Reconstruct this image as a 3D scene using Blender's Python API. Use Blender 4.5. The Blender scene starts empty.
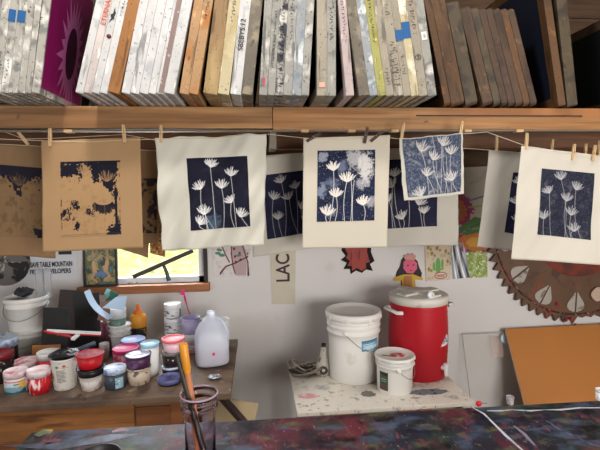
import bpy, math, random
import numpy as np
from mathutils import Vector, Matrix, Euler
random.seed(7); RN = np.random.RandomState(5)
C = bpy.context.scene.collection
sc = bpy.context.scene
PI = math.pi
# ------------------------------------------------------------------ camera
EYE = Vector((0, 0, 1.65)); F = 440.0
R = Matrix.Rotation(math.radians(-5.5), 3, 'Z') @ Matrix.Rotation(math.radians(90 - 4.5), 3, 'X') @ Matrix.Rotation(math.radians(-0.77), 3, 'Z')
cam_d = bpy.data.cameras.new('camera'); cam = bpy.data.objects.new('camera', cam_d); C.objects.link(cam)
cam.matrix_world = Matrix.Translation(EYE) @ R.to_4x4()
cam_d.sensor_width = 36; cam_d.lens = 36 * F / 600; cam_d.clip_start = 0.05; cam_d.clip_end = 200
sc.camera = cam
def ray(px, py): return R @ Vector(((px - 300) / F, (225 - py) / F, -1))
def PY(px, py, Y):
    d = ray(px, py); return EYE + d * (Y / d.y)
def PZ(px, py, Z):
    d = ray(px, py); return EYE + d * ((Z - EYE.z) / d.z)
def depth(p): return -(R.transposed() @ (Vector(p) - EYE)).z
# ------------------------------------------------------------------ materials
def lin(c):
    return tuple((x / 255 / 12.92 if x / 255 <= .04045 else ((x / 255 + .055) / 1.055) ** 2.4) for x in c[:3]) + (1,)
MATS = {}
def mat(name, col, rough=.6, metal=0, trans=0, ior=1.45, layers=(), vary=.0, vscale=6, stretch=(1, 1, 1), bump=0, bscale=40, transl=0, alpha=1, coat=0):
    """layers: (colour, scale, threshold, softness, stretch)"""
    if name in MATS: return MATS[name]
    m = bpy.data.materials.new(name); m.use_nodes = True; nt = m.node_tree; N = nt.nodes; L = nt.links
    b = N['Principled BSDF']; out = N['Material Output']
    b.inputs['Roughness'].default_value = rough; b.inputs['Metallic'].default_value = metal
    b.inputs['Transmission Weight'].default_value = trans; b.inputs['IOR'].default_value = ior
    b.inputs['Alpha'].default_value = alpha; b.inputs['Coat Weight'].default_value = coat
    b.inputs['Base Color'].default_value = lin(col)
    if layers or vary or bump:
        tc = N.new('ShaderNodeTexCoord'); oi = N.new('ShaderNodeObjectInfo')
        mul = N.new('ShaderNodeVectorMath'); mul.operation = 'SCALE'; mul.inputs[0].default_value = (7, 13, 5)
        L.new(oi.outputs['Random'], mul.inputs['Scale'])
        add = N.new('ShaderNodeVectorMath'); add.operation = 'ADD'
        L.new(tc.outputs['Object'], add.inputs[0]); L.new(mul.outputs[0], add.inputs[1])
    def noise(scale, st, detail=4, dist=0):
        mp = N.new('ShaderNodeMapping'); mp.inputs['Scale'].default_value = st; L.new(add.outputs[0], mp.inputs[0])
        n = N.new('ShaderNodeTexNoise'); n.inputs['Scale'].default_value = scale; n.inputs['Detail'].default_value = detail
        n.inputs['Distortion'].default_value = dist; L.new(mp.outputs[0], n.inputs['Vector']); return n
    cur = None
    if vary:
        n = noise(vscale, stretch, 5, .6)
        cr = N.new('ShaderNodeValToRGB'); c = lin(col)
        cr.color_ramp.elements[0].position = .3; cr.color_ramp.elements[1].position = .7
        cr.color_ramp.elements[0].color = tuple(x * (1 - vary) for x in c[:3]) + (1,)
        cr.color_ramp.elements[1].color = tuple(min(1, x * (1 + vary)) for x in c[:3]) + (1,)
        L.new(n.outputs['Fac'], cr.inputs[0]); cur = cr.outputs[0]
    for k, ly in enumerate(layers):
        c2, s, th, soft = ly[:4]; st = ly[4] if len(ly) > 4 else (1, 1, 1)
        n = noise(s, st, 3, .3)
        off = N.new('ShaderNodeVectorMath')
        cr = N.new('ShaderNodeValToRGB'); cr.color_ramp.elements[0].position = max(0, th - soft); cr.color_ramp.elements[1].position = min(1, th + soft)
        L.new(n.outputs['Fac'], cr.inputs[0])
        n.inputs['Detail'].default_value = 3
        n.noise_dimensions = '4D'; n.inputs['W'].default_value = k * 3.7 + len(name) * .31
        mx = N.new('ShaderNodeMix'); mx.data_type = 'RGBA'
        L.new(cr.outputs[0], mx.inputs[0])
        if cur: L.new(cur, mx.inputs[6])
        else: mx.inputs[6].default_value = lin(col)
        mx.inputs[7].default_value = lin(c2); cur = mx.outputs[2]
    if cur: L.new(cur, b.inputs['Base Color'])
    if bump:
        n = noise(bscale, stretch, 4); bp = N.new('ShaderNodeBump'); bp.inputs['Strength'].default_value = bump; bp.inputs['Distance'].default_value = .005
        L.new(n.outputs['Fac'], bp.inputs['Height']); L.new(bp.outputs[0], b.inputs['Normal'])
    if transl:
        t = N.new('ShaderNodeBsdfTranslucent'); ms = N.new('ShaderNodeMixShader'); ms.inputs[0].default_value = transl
        t.inputs[0].default_value = lin(col)
        L.new(b.outputs[0], ms.inputs[1]); L.new(t.outputs[0], ms.inputs[2]); L.new(ms.outputs[0], out.inputs[0])
    MATS[name] = m; return m
def colmat(name, rough=.8, transl=0, spec=.5):
    if name in MATS: return MATS[name]
    m = bpy.data.materials.new(name); m.use_nodes = True; N = m.node_tree.nodes; L = m.node_tree.links
    b = N['Principled BSDF']; a = N.new('ShaderNodeVertexColor'); a.layer_name = 'Col'
    L.new(a.outputs[0], b.inputs['Base Color']); b.inputs['Roughness'].default_value = rough; b.inputs['Specular IOR Level'].default_value = .15 if name == 'ink on sheet' else spec
    if transl:
        t = N.new('ShaderNodeBsdfTranslucent'); ms = N.new('ShaderNodeMixShader'); ms.inputs[0].default_value = transl
        L.new(a.outputs[0], t.inputs[0]); L.new(b.outputs[0], ms.inputs[1]); L.new(t.outputs[0], ms.inputs[2]); L.new(ms.outputs[0], N['Material Output'].inputs[0])
    MATS[name] = m; return m
# ------------------------------------------------------------------ mesh builder
class MB:
    def __init__(s): s.v = []; s.f = []; s.sm = []
    def add(s, vs, fs, smooth=False):
        o = len(s.v); s.v += [tuple(v) for v in vs]; s.f += [tuple(i + o for i in f) for f in fs]; s.sm += [smooth] * len(fs); return s
    def box(s, c, d, rot=None):
        vs = [Vector((x * d[0] / 2, y * d[1] / 2, z * d[2] / 2)) for x in (-1, 1) for y in (-1, 1) for z in (-1, 1)]
        if rot is not None: vs = [rot @ v for v in vs]
        c = Vector(c); vs = [v + c for v in vs]
        return s.add(vs, [(0, 1, 3, 2), (4, 6, 7, 5), (0, 4, 5, 1), (2, 3, 7, 6), (0, 2, 6, 4), (1, 5, 7, 3)])
    def span(s, a, b): return s.box([(a[i] + b[i]) / 2 for i in range(3)], [abs(b[i] - a[i]) for i in range(3)])
    def lathe(s, prof, n=32, c=(0, 0, 0), sx=1, sy=1, smooth=True, caps=True):
        vs = []; fs = []
        for (r, z) in prof:
            for k in range(n):
                a = 2 * PI * k / n; vs.append((c[0] + r * math.cos(a) * sx, c[1] + r * math.sin(a) * sy, c[2] + z))
        for i in range(len(prof) - 1):
            for k in range(n):
                fs.append((i * n + k, i * n + (k + 1) % n, (i + 1) * n + (k + 1) % n, (i + 1) * n + k))
        s.add(vs, fs, smooth)
        if not caps: return s
        if prof[0][0] > 1e-4: s.add(vs[:n], [tuple(reversed(range(n)))])
        if prof[-1][0] > 1e-4: s.add(vs[-n:], [tuple(range(n))])
        return s
    def tube(s, pts, r, n=8, caps=True):
        pts = [Vector(p) for p in pts]; vs = []; fs = []; rs = r if isinstance(r, (list, tuple)) else [r] * len(pts)
        up = None
        for i, p in enumerate(pts):
            t = (pts[min(i + 1, len(pts) - 1)] - pts[max(i - 1, 0)]).normalized()
            if up is None: up = Vector((0, 0, 1)) if abs(t.z) < .9 else Vector((1, 0, 0))
            a = t.cross(up).normalized(); b = a.cross(t).normalized(); up = b
            for k in range(n):
                q = 2 * PI * k / n; vs.append(p + (a * math.cos(q) + b * math.sin(q)) * rs[i])
        for i in range(len(pts) - 1):
            for k in range(n): fs.append((i * n + k, i * n + (k + 1) % n, (i + 1) * n + (k + 1) % n, (i + 1) * n + k))
        s.add(vs, fs, True)
        if caps: s.add(vs[:n], [tuple(range(n))]); s.add(vs[-n:], [tuple(reversed(range(n)))])
        return s
    def prism(s, pts, a, b, axis='y'):
        """2-D outline extruded from a to b along axis"""
        def m(p, t): return {'y': (p[0], t, p[1]), 'x': (t, p[0], p[1]), 'z': (p[0], p[1], t)}[axis]
        n = len(pts); vs = [m(p, a) for p in pts] + [m(p, b) for p in pts]
        return s.add(vs, [tuple(range(n)), tuple(reversed(range(n, 2 * n)))] + [(i, i + n, (i + 1) % n + n, (i + 1) % n) for i in range(n)])
    def build(s, name, m, parent=None, loc=(0, 0, 0), rot=(0, 0, 0), bevel=0, subd=0):
        me = bpy.data.meshes.new(name); me.from_pydata(s.v, [], s.f); me.update()
        me.polygons.foreach_set('use_smooth', s.sm)
        import bmesh
        bm = bmesh.new(); bm.from_mesh(me); bmesh.ops.recalc_face_normals(bm, faces=bm.faces); bm.to_mesh(me); bm.free()
        me.materials.append(m); o = bpy.data.objects.new(name, me); C.objects.link(o)
        o.location = loc; o.rotation_euler = rot
        if parent: o.parent = parent
        if bevel:
            bv = o.modifiers.new('bevel', 'BEVEL'); bv.width = bevel; bv.segments = 2; bv.limit_method = 'ANGLE'
        if subd:
            sb = o.modifiers.new('subsurf', 'SUBSURF'); sb.levels = subd; sb.render_levels = subd
        return o
def tag(o, label=None, cat=None, group=None, kind=None):
    if label: o['label'] = label
    if cat: o['category'] = cat
    if group: o['group'] = group
    if kind: o['kind'] = kind
    return o
def thing(name, label, cat, loc=(0, 0, 0), rot=(0, 0, 0), group=None):
    o = bpy.data.objects.new(name, None); C.objects.link(o); o.location = loc; o.rotation_euler = rot; o.empty_display_size = .05
    return tag(o, label, cat, group)
def text_part(txt, size, m, parent, loc, rot, name='lettering', ext=.0006, sx=1, fit=0, bold=0):
    cu = bpy.data.curves.new('t', 'FONT'); cu.body = txt; cu.size = size; cu.extrude = ext; cu.offset = bold; cu.align_x = 'CENTER'; cu.align_y = 'CENTER'
    t = bpy.data.objects.new('t', cu); C.objects.link(t); bpy.context.view_layer.update()
    me = bpy.data.meshes.new_from_object(t.evaluated_get(bpy.context.evaluated_depsgraph_get()))
    bpy.data.objects.remove(t); me.materials.clear(); me.materials.append(m)
    o = bpy.data.objects.new(name, me); C.objects.link(o); o.location = loc; o.rotation_euler = rot; o.scale = (sx, 1, 1)
    if fit: o.scale = (fit / max(1e-4, max(v.co.x for v in me.vertices) - min(v.co.x for v in me.vertices)), 1, 1)
    if parent: o.parent = parent
    return o
# ------------------------------------------------------------------ raster drawing on mesh grids
def vnoise(h, w, cell, seed=0):
    r = np.random.RandomState(seed); gh, gw = int(h / cell) + 3, int(w / cell) + 3; g = r.rand(gh, gw)
    y = np.arange(h) / cell; x = np.arange(w) / cell; yi = y.astype(int); xi = x.astype(int); fy = y - yi; fx = x - xi
    fy = (fy * fy * (3 - 2 * fy))[:, None]; fx = (fx * fx * (3 - 2 * fx))[None, :]
    a = g[yi][:, xi]; b = g[yi][:, xi + 1]; c = g[yi + 1][:, xi]; d = g[yi + 1][:, xi + 1]
    return (a * (1 - fx) + b * fx) * (1 - fy) + (c * (1 - fx) + d * fx) * fy
class Ras:
    """h x w cells, origin top left, coordinates in photo-like units (1 unit = k cells)"""
    def __init__(s, wu, hu, k=2, col=(255, 255, 255)):
        s.k = k; s.w = max(4, int(wu * k)); s.h = max(4, int(hu * k)); s.wu = wu; s.hu = hu
        s.a = np.empty((s.h, s.w, 3)); s.a[:] = lin(col)[:3]
        s.Y, s.X = np.mgrid[0:s.h, 0:s.w]; s.X = (s.X + .5) / k; s.Y = (s.Y + .5) / k
    def put(s, mask, col):
        mask = np.clip(mask, 0, 1)[..., None]; s.a = s.a * (1 - mask) + np.array(lin(col)[:3]) * mask
    def ell(s, cx, cy, rx, ry, col, n=0, seed=1):
        d = ((s.X - cx) / rx) ** 2 + ((s.Y - cy) / ry) ** 2
        if n: d = d + (vnoise(s.h, s.w, s.k * 2, seed) - .5) * n
        s.put((1 - d) * min(rx, ry) * s.k * .5 + .5, col)
    def soft(s, cx, cy, rx, ry, col, op=1, seed=1):
        d = ((s.X - cx) / rx) ** 2 + ((s.Y - cy) / ry) ** 2; n = vnoise(s.h, s.w, s.k * 3.2, seed) * .5 + vnoise(s.h, s.w, s.k * 1.1, seed + 3) * .5
        s.put(np.clip((1.15 - d - (n - .3) * 1.5) * 1.6, 0, 1) * op * (.7 + .3 * n), col)
    def rect(s, x0, y0, x1, y1, col): s.put(((s.X > x0) & (s.X < x1) & (s.Y > y0) & (s.Y < y1)).astype(float), col)
    def poly(s, pts, col):
        ins = np.zeros((s.h, s.w), bool); n = len(pts)
        for i in range(n):
            (x1, y1), (x2, y2) = pts[i], pts[(i + 1) % n]
            if y1 == y2: continue
            c = ((s.Y >= min(y1, y2)) & (s.Y < max(y1, y2))); ins ^= c & (s.X < (x2 - x1) * (s.Y - y1) / (y2 - y1) + x1)
        s.put(ins.astype(float), col)
    def line(s, pts, w, col, op=1, rough=0):
        for (x1, y1), (x2, y2) in zip(pts, pts[1:]):
            L2 = (x2 - x1) ** 2 + (y2 - y1) ** 2 + 1e-6
            t = np.clip(((s.X - x1) * (x2 - x1) + (s.Y - y1) * (y2 - y1)) / L2, 0, 1)
            d = np.hypot(s.X - x1 - t * (x2 - x1), s.Y - y1 - t * (y2 - y1))
            m = np.clip((w / 2 - d) * s.k + .5, 0, 1) * op
            s.put(m, col)
    def noise(s, col, cell, th, soft=.05, op=1, seed=1, sx=1):
        n = vnoise(s.h, s.w, cell * s.k, seed) * .65 + vnoise(s.h, s.w, cell * s.k * .4, seed + 9) * .35
        s.put(np.clip((n - th) / soft, 0, 1) * op, col)
def grid_mesh(name, pts_fn, ras, m, parent=None, loc=(0, 0, 0)):
    """pts_fn(u,v arrays)->(...,3); v=0 is the top row; one vertex per raster cell"""
    h, w = ras.h, ras.w; v, u = np.mgrid[0:h, 0:w]; u = u / (w - 1); v = v / (h - 1)
    P = pts_fn(u, v).reshape(-1, 3).astype(np.float32)
    i = np.arange(h * w).reshape(h, w); q = np.stack([i[1:, :-1], i[1:, 1:], i[:-1, 1:], i[:-1, :-1]], -1).reshape(-1, 4)
    me = bpy.data.meshes.new(name); me.vertices.add(len(P)); me.vertices.foreach_set('co', P.ravel())
    me.loops.add(q.size); me.loops.foreach_set('vertex_index', q.ravel().astype(np.int32))
    me.polygons.add(len(q)); me.polygons.foreach_set('loop_start', np.arange(0, q.size, 4, dtype=np.int32)); me.polygons.foreach_set('loop_total', np.full(len(q), 4, np.int32))
    me.update(); me.validate(); me.polygons.foreach_set('use_smooth', [True] * len(me.polygons))
    ca = me.color_attributes.new('Col', 'FLOAT_COLOR', 'POINT'); c = np.ones((h * w, 4), np.float32); c[:, :3] = ras.a.reshape(-1, 3); ca.data.foreach_set('color', c.ravel())
    me.materials.append(m); o = bpy.data.objects.new(name, me); C.objects.link(o); o.location = loc
    if parent: o.parent = parent
    return o
# ================================================================== SETTING
WALL = 2.75
white_wall = mat('painted drywall', (212, 208, 206), .75, vary=.03, vscale=2, layers=[((196, 190, 186), 3, .68, .06)], bump=.05, bscale=60)
plank = mat('dark planks', (84, 62, 44), .8, vary=.35, vscale=5, stretch=(.6, 1, 9), bump=.3, bscale=10)
grayplank = mat('grey roof boards', (128, 122, 108), .8, vary=.25, vscale=5, stretch=(.5, 6, 6))
floor_m = mat('concrete floor', (120, 112, 104), .8, vary=.15, vscale=3)
def struct(mb, name, m, **k): return tag(mb.build(name, m, **k), kind='structure')
wl = PY(84, 230, WALL).x; wr = PY(204, 230, WALL).x; wb = PY(150, 284, WALL).z; wt = PY(150, 160, WALL).z
zs = PY(300, 196, WALL).z
X0, X1 = -3.0, 3.6; YB = -2.6; TOP = 3.6
mb = MB(); T = WALL + .12
mb.span((X0, WALL, 0), (wl, T, zs)); mb.span((wr, WALL, 0), (X1, T, zs)); mb.span((wl, WALL, 0), (wr, T, wb))
struct(mb, 'wall_back', white_wall)
mb = MB()
z = zs; k = 0
while z < TOP:
    z2 = min(z + .14, TOP)
    for (a, b) in (((X0, wl), (wr, X1)) if z2 < wt + .01 or z < wt - .02 else ((X0, X1),)):
        mb.span((a, WALL + (k % 2) * .006, z + .002), (b, T, z2 - .002))
    if z < wt - .02 and z2 > wt: mb.span((wl, WALL, wt), (wr, T, z2 - .002))
    z = z2; k += 1
struct(mb, 'wall_plank', plank)
struct(MB().span((X0 - .1, YB, 0), (X0, T, TOP)), 'wall_left', white_wall)
struct(MB().span((X1, YB, 0), (X1 + .1, T, TOP)), 'wall_right', white_wall)
mb = MB(); mb.span((X0, YB - .1, 0), (X1, YB, TOP)); struct(mb, 'wall_front', white_wall)
struct(MB().span((X0 - .1, YB - .1, -.05), (X1 + .1, T, 0)), 'floor', floor_m)
mb = MB(); mb.span((X0 - .1, YB - .1, TOP), (X1 + .1, T, TOP + .05)); 
struct(mb, 'ceiling', grayplank)
for i, x in enumerate(np.arange(X0 + .3, X1, .62)):
    struct(MB().span((x, YB, TOP - .14), (x + .04, WALL, TOP)), 'trim_%d' % (i + 1), mat('rafter wood', (104, 82, 60), .8, vary=.25, vscale=5, stretch=(6, .6, 6)))
# window
wood_sill = mat('sill wood', (150, 96, 60), .6, vary=.25, vscale=5, stretch=(.7, 5, 9))
vinyl = mat('window vinyl', (222, 226, 232), .4)
dark = mat('dark trim', (48, 38, 34), .6)
glass = mat('window glass', (255, 255, 255), 0.0, trans=1, ior=1.02, alpha=.12)
win = thing('window_1', None, None, (0, 0, 0)); tag(win, kind='structure')
t = .035
mb = MB(); y0, y1 = WALL + .03, WALL + .09
mb.span((wl, y0, wb), (wr, y1, wb + t)); mb.span((wl, y0, wt - t), (wr, y1, wt)); mb.span((wl, y0, wb), (wl + t, y1, wt)); mb.span((wr - t - .008, y0, wb), (wr - .008, y1, wt))
mb.build('window_frame', vinyl, win)
MB().span((wr - .008, WALL - .012, wb), (wr + .016, y0 + .02, wt + .02)).build('window_jamb', dark, win)
MB().span((PY(80, 288, WALL).x, WALL - .05, wb - .048), (wr + .028, y0, wb)).build('window_sill', wood_sill, win, bevel=.003)
MB().span((wl + t, WALL + .055, wb + t), (wr - t - .008, WALL + .06, wt - t)).build('pane', glass, win)
# outdoors
g = MB(); n = 24
vs = []; fs = []
for j in range(n):
    for i in range(n):
        x = -22 + 40 * i / (n - 1); y = 3.4 + 30 * j / (n - 1) ** 1.0 * 1.0
        vs.append((x, y, -.1 + (y - 3.4) * .16 + .15 * math.sin(x * 1.3 + y)))
for j in range(n - 1):
    for i in range(n - 1): fs.append((j * n + i, j * n + i + 1, (j + 1) * n + i + 1, (j + 1) * n + i))
g.add(vs, fs, True); struct(g, 'ground', mat('dry grass', (188, 184, 118), .9, vary=.25, vscale=9, layers=[((150, 156, 96), 3, .56, .06), ((220, 210, 160), 7, .58, .05), ((120, 130, 80), 14, .64, .04)]))
# ================================================================== SHELF
SF = 1.88                                   # front plane of the beam
SZ = PY(300, 107, SF).z                     # top of the shelf
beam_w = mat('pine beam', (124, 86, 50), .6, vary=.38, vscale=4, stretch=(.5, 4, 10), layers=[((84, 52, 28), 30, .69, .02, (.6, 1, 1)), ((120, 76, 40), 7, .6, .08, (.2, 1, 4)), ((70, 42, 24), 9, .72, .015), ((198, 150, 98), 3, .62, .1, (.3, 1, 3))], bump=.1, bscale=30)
beam_w2 = mat('lit pine beam', (146, 104, 62), .6, vary=.36, vscale=4, stretch=(.5, 4, 12), layers=[((96, 60, 32), 34, .69, .02, (.6, 1, 1)), ((134, 86, 44), 8, .6, .06, (.2, 1, 5)), ((84, 50, 28), 10, .73, .015), ((158, 104, 60), 3, .6, .08, (.3, 1, 4))], bump=.1, bscale=30)  # lit copy of the same pine, the light put into its colour
lowboard = mat('lower joist wood', (96, 62, 38), .65, vary=.35, vscale=4, stretch=(.5, 4, 10), layers=[((60, 36, 22), 16, .72, .03)])
shelf = thing('wooden_shelf', 'long rough pine shelf overhead carrying the row of print screens', 'shelf', (0, SF, SZ - .1))
def sp(mb, name, m, **k):
    for i, v in enumerate(mb.v): mb.v[i] = (v[0], v[1] - SF, v[2] - SZ + .1)
    return mb.build(name, m, shelf, **k)
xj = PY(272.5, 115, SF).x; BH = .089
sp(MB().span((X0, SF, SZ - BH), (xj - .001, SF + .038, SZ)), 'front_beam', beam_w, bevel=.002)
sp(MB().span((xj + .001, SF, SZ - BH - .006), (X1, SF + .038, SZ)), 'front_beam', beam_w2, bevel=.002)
sp(MB().span((X0, SF + .04, SZ - .02), (X1, 2.66, SZ)), 'shelf_board', mat('shelf plywood', (96, 68, 44), .7, vary=.3, vscale=3, stretch=(.5, 4, 4)))
sp(MB().span((X0, 2.10, SZ - .02 - .135), (X1, 2.14, SZ - .02)), 'rear_joist', lowboard, bevel=.002)
sp(MB().span((X0, 2.62, SZ - .12), (X1, 2.66, SZ - .02)), 'wall_ledger', lowboard)
sp(MB().span((X0, SF + .002, SZ - BH - .012), (X1, SF + .036, SZ - BH - .007)), 'edging_strip', mat('grey strip', (110, 100, 88), .6))
sp(MB().span((xj - .012, SF + .04, SZ - .17), (xj + .016, SF + .19, SZ - .02)), 'bracket', mat('galvanised steel', (112, 104, 92), .5, metal=.6))
sp(MB().span((PY(416, 109, SF).x, SF - .004, PY(500, 116, SF).z - .002), (PY(582, 114, SF).x, SF, PY(500, 116, SF).z + .003)), 'black_rod', mat('black rod', (24, 20, 18), .6))
for px in (68, 305, 352, 395, 468, 520):
    p = PY(px, 129, SF)
    sp(MB().span((p.x - .016, SF - .003, SZ - BH - .016), (p.x + .016, SF + .03, SZ - BH - .005)), 'paint_scrap', mat('scrap', (190, 158, 118), .7))
for q in (X0 + .15, xj + .05, X1 - .15):
    sp(MB().span((q - .045, 2.64, -SZ * 0 + .0 + .0), (q + .045, 2.735, SZ - .02)), 'post', lowboard) if False else None
# ================================================================== SCREENS
def scr_mat(key):
    K = {
     'scuff': ((160, 155, 146), [((120, 120, 116), 26, .58, .05), ((96, 60, 60), 60, .72, .02), ((222, 218, 210), 14, .6, .06)]),
     'white': ((190, 188, 186), [((168, 168, 170), 18, .62, .05), ((120, 100, 96), 70, .74, .02)]),
     'pinkwhite': ((192, 180, 174), [((180, 168, 166), 22, .6, .05), ((130, 60, 60), 60, .75, .02)]),
     'orange': ((142, 94, 48), [((112, 70, 36), 12, .56, .08, (1, 1, .3)), ((74, 52, 40), 30, .72, .03)]),
     'orange2': ((164, 128, 90), [((160, 104, 54), 9, .55, .08), ((120, 70, 44), 30, .68, .03), ((226, 190, 140), 14, .66, .05)]),
     'brownwood': ((134, 106, 70), [((184, 158, 110), 8, .56, .08, (1, 1, .3)), ((90, 70, 50), 26, .7, .03)]),
     'cream': ((178, 165, 132), [((168, 150, 110), 14, .6, .06), ((224, 216, 196), 9, .6, .05)]),
     'dkgray': ((104, 96, 84), [((140, 128, 108), 16, .56, .06), ((56, 50, 44), 24, .62, .05)]),
     'gray': ((144, 141, 134), [((112, 110, 106), 22, .58, .05), ((200, 196, 188), 12, .62, .05), ((80, 76, 80), 66, .7, .02)]),
     'inked': ((150, 146, 140), [((50, 50, 56), 34, .52, .04), ((196, 192, 184), 18, .62, .04)]),
     'bluegray': ((142, 145, 147), [((120, 128, 136), 20, .58, .05), ((206, 208, 210), 16, .62, .05)]),
     'beige': ((148, 139, 123), [((138, 128, 112), 18, .58, .05), ((86, 78, 72), 50, .7, .03)]),
     'pink': ((176, 159, 156), [((150, 130, 130), 26, .6, .04), ((90, 70, 76), 50, .7, .03)]),
     'yellow': ((150, 146, 84), [((140, 134, 64), 14, .6, .05), ((206, 200, 130), 20, .66, .04)]),
     'brown': ((92, 68, 48), [((64, 46, 34), 16, .55, .06, (1, 1, .4)), ((134, 104, 72), 22, .64, .04)]),
     'rust': ((108, 74, 44), [((86, 58, 38), 14, .56, .06, (1, 1, .4)), ((150, 102, 60), 20, .66, .04)]),
     'purplebrown': ((86, 62, 46), [((66, 46, 42), 18, .56, .06), ((116, 86, 70), 24, .66, .04)]),
     'graywood': ((90, 76, 56), [((62, 52, 42), 16, .55, .06), ((116, 96, 66), 22, .64, .04)]),
    }
    b, ly = K[key]
    if key in ('brown', 'purplebrown', 'graywood', 'rust'): b = tuple(int(c * .86) for c in b); ly = [(tuple(int(c * .86) for c in q[0]),) + tuple(q[1:]) for q in ly]
    ly = ly + [(tuple(int(c * .55) for c in b), 110, .66, .02), (tuple(int(c * .7) for c in b), 45, .62, .04, (1, 1, .12)), (tuple(min(240, int(c * 1.2)) for c in b), 70, .66, .03, (1, 1, .3))]; return mat('screen frame ' + key, b, .6, layers=ly, vary=.1, vscale=8, bump=.15, bscale=50)
MESH = {k: mat('mesh ' + k, c, .5, transl=.25) for k, c in dict(gray=(34, 32, 30), navy=(28, 34, 52), green=(62, 84, 76), yellow=(60, 52, 34), black=(20, 24, 28), tan=(50, 38, 26)).items()}
magenta = mat('magenta mesh', (128, 18, 84), .35, vary=.15, vscale=3)
DY = 1.66; FR = {}
def ring(w, Lg, H, rad, bar=.042, n=5):
    def rr(y0, z0, y1, z1, r):
        out = []
        for (cy, cz, a0) in ((y1 - r, z1 - r, 0), (y0 + r, z1 - r, 90), (y0 + r, z0 + r, 180), (y1 - r, z0 + r, 270)):
            for k in range(n + 1):
                a = math.radians(a0 + 90 * k / n); out.append((cy + r * math.cos(a), cz + r * math.sin(a)))
        return out
    o = rr(0, 0, Lg, H, rad); i = rr(bar, bar, Lg - bar, H - bar, .003); N = len(o)
    vs = [(-w / 2, *p) for p in o] + [(w / 2, *p) for p in o] + [(-w / 2, *p) for p in i] + [(w / 2, *p) for p in i]
    fs = []
    for k in range(N):
        j = (k + 1) % N
        fs += [(k, j, N + j, N + k), (2 * N + k, 3 * N + k, 3 * N + j, 2 * N + j), (k, 2 * N + k, 2 * N + j, j), (N + k, N + j, 3 * N + j, 3 * N + k)]
    return MB().add(vs, fs)
GRP = 'silkscreen frames standing on the overhead shelf'
def screen(b0, b1, shift, key, label, front=DY, by=93, Lg=.60, H=.50, rad=.003, meshk='gray', name='print_screen'):
    """b0,b1 pixel edges of the foot of the front end; shift = lean in pixels at picture top"""
    p0 = PY(b0, by, front); p1 = PY(b1, by, front); q = PY((b0 + b1) / 2 + shift, 0, front); c = (p0 + p1) / 2
    a = math.atan2(q.x - c.x, q.z - c.z); w = (p1.x - p0.x) * math.cos(a) - .0008
    t = thing(name, label, 'print screen', (c.x, front, SZ + abs(math.sin(a)) * w / 2 + .0005), (0, a, 0), GRP)
    FR[t.name] = ring(w, Lg, H, rad).build('frame', scr_mat(key), t, bevel=.0012)
    MB().span((-w / 2 + .001, .03, .03), (-w / 2 + .003, Lg - .03, H - .03)).build('mesh_panel', MESH[meshk], t)
    t['w'] = w; return t
def scribble(t, m, z0, z1, wd=.5, seed=0, dens=90, name='handwriting'):
    """a line of illegible pen scrawl up the front end of a frame"""
    r = random.Random(seed); w = t['w'] * wd; pts = []; z = z0; mb = MB()
    while z < z1:
        L = r.uniform(.005, .009); k = r.randint(3, 5); ps = [(r.uniform(-w / 2, w / 2), -.0012, z + L * i / k + r.uniform(-.002, .002)) for i in range(k)]
        mb.tube(ps, .0007, 4); z += L + r.uniform(.002, .006)
    return mb.build(name, m, FR[t.name])
pen = mat('black pen', (34, 32, 38), .6); redpen = mat('orange red pen', (196, 96, 70), .6); bluetape = mat('blue tape', (24, 84, 138), .6); maroon = mat('maroon ink', (110, 34, 44), .6)
def tape(t, z, h, name='tape', m=None, wd=1.0, dx=0, rot=0): return MB().box((0, 0, 0), (t['w'] * wd, .0014, h)).build(name, m or bluetape, FR[t.name], (dx, -.0012, z), (0, rot, 0))
S = []
g1 = [(-26, -17.5, 'scuff', 'scuffed grey silkscreen frame at the left edge of the shelf, outermost one'),
      (-17.5, -8.5, 'gray', 'grey stained silkscreen frame second from the left edge of the shelf'),
      (-8.5, .5, 'scuff', 'scuffed pale silkscreen frame cut by the left edge of the photo'),
      (.5, 8.5, 'scuff', 'scuffed silkscreen frame with the left half of the blue tape near the left edge'),
      (8.5, 17.5, 'scuff', 'speckled grey silkscreen frame with the right piece of blue tape'),
      (17.5, 24.8, 'scuff', 'speckled grey silkscreen frame just right of the blue-taped pair at far left'),
      (24.8, 31.2, 'scuff', 'pale scuffed silkscreen frame just left of the magenta screen')]
for a, b, k, l in g1: S.append(screen(a, b, 10.5, k, l))
tape(S[3], .265, .042, wd=.9, dx=-.003); tape(S[4], .263, .04, wd=.9); scribble(S[3], pen, .262, .28, .5, 2); scribble(S[4], pen, .262, .28, .5, 3); scribble(S[2], pen, .03, .14, .5, 5); scribble(S[3], pen, .05, .12, .5, 6)
# the magenta screen
tm = screen(31.2, 39.5, 11.5, 'scuff', 'open silkscreen with magenta mesh and a pale sunburst shape', Lg=.36, H=.475)
w = tm['w']
o = MB().span((w / 2 - .004, .006, .022), (w / 2 + .0005, .352, .460)).build('printed_mesh', magenta, tm); o['label'] = 'magenta mesh face'
sun = MB(); pts = []
cy, cz = .205, .20
for k in range(44):
    a = 2 * PI * k / 44; ro = random.Random(k).uniform(1.45, 2.05) if k % 2 else 1.08
    pts.append((cy + .062 * ro * math.cos(a), cz + .125 * ro * math.sin(a)))
inn = [(cy + .046 * math.cos(2 * PI * k / 44), cz + .10 * math.sin(2 * PI * k / 44)) for k in range(44)]
vs = [(w / 2 + .0012, *p) for p in pts] + [(w / 2 + .0012, *p) for p in inn]
sun.add(vs, [(k, (k + 1) % 44, 44 + (k + 1) % 44, 44 + k) for k in range(44)]).build('sunburst', mat('lilac stencil', (182, 96, 150), .5), tm)
MB().add([(w / 2 + .0011, *p) for p in inn], [tuple(range(44))]).build('sunburst_core', mat('deep plum', (62, 8, 44), .5), tm)
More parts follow.
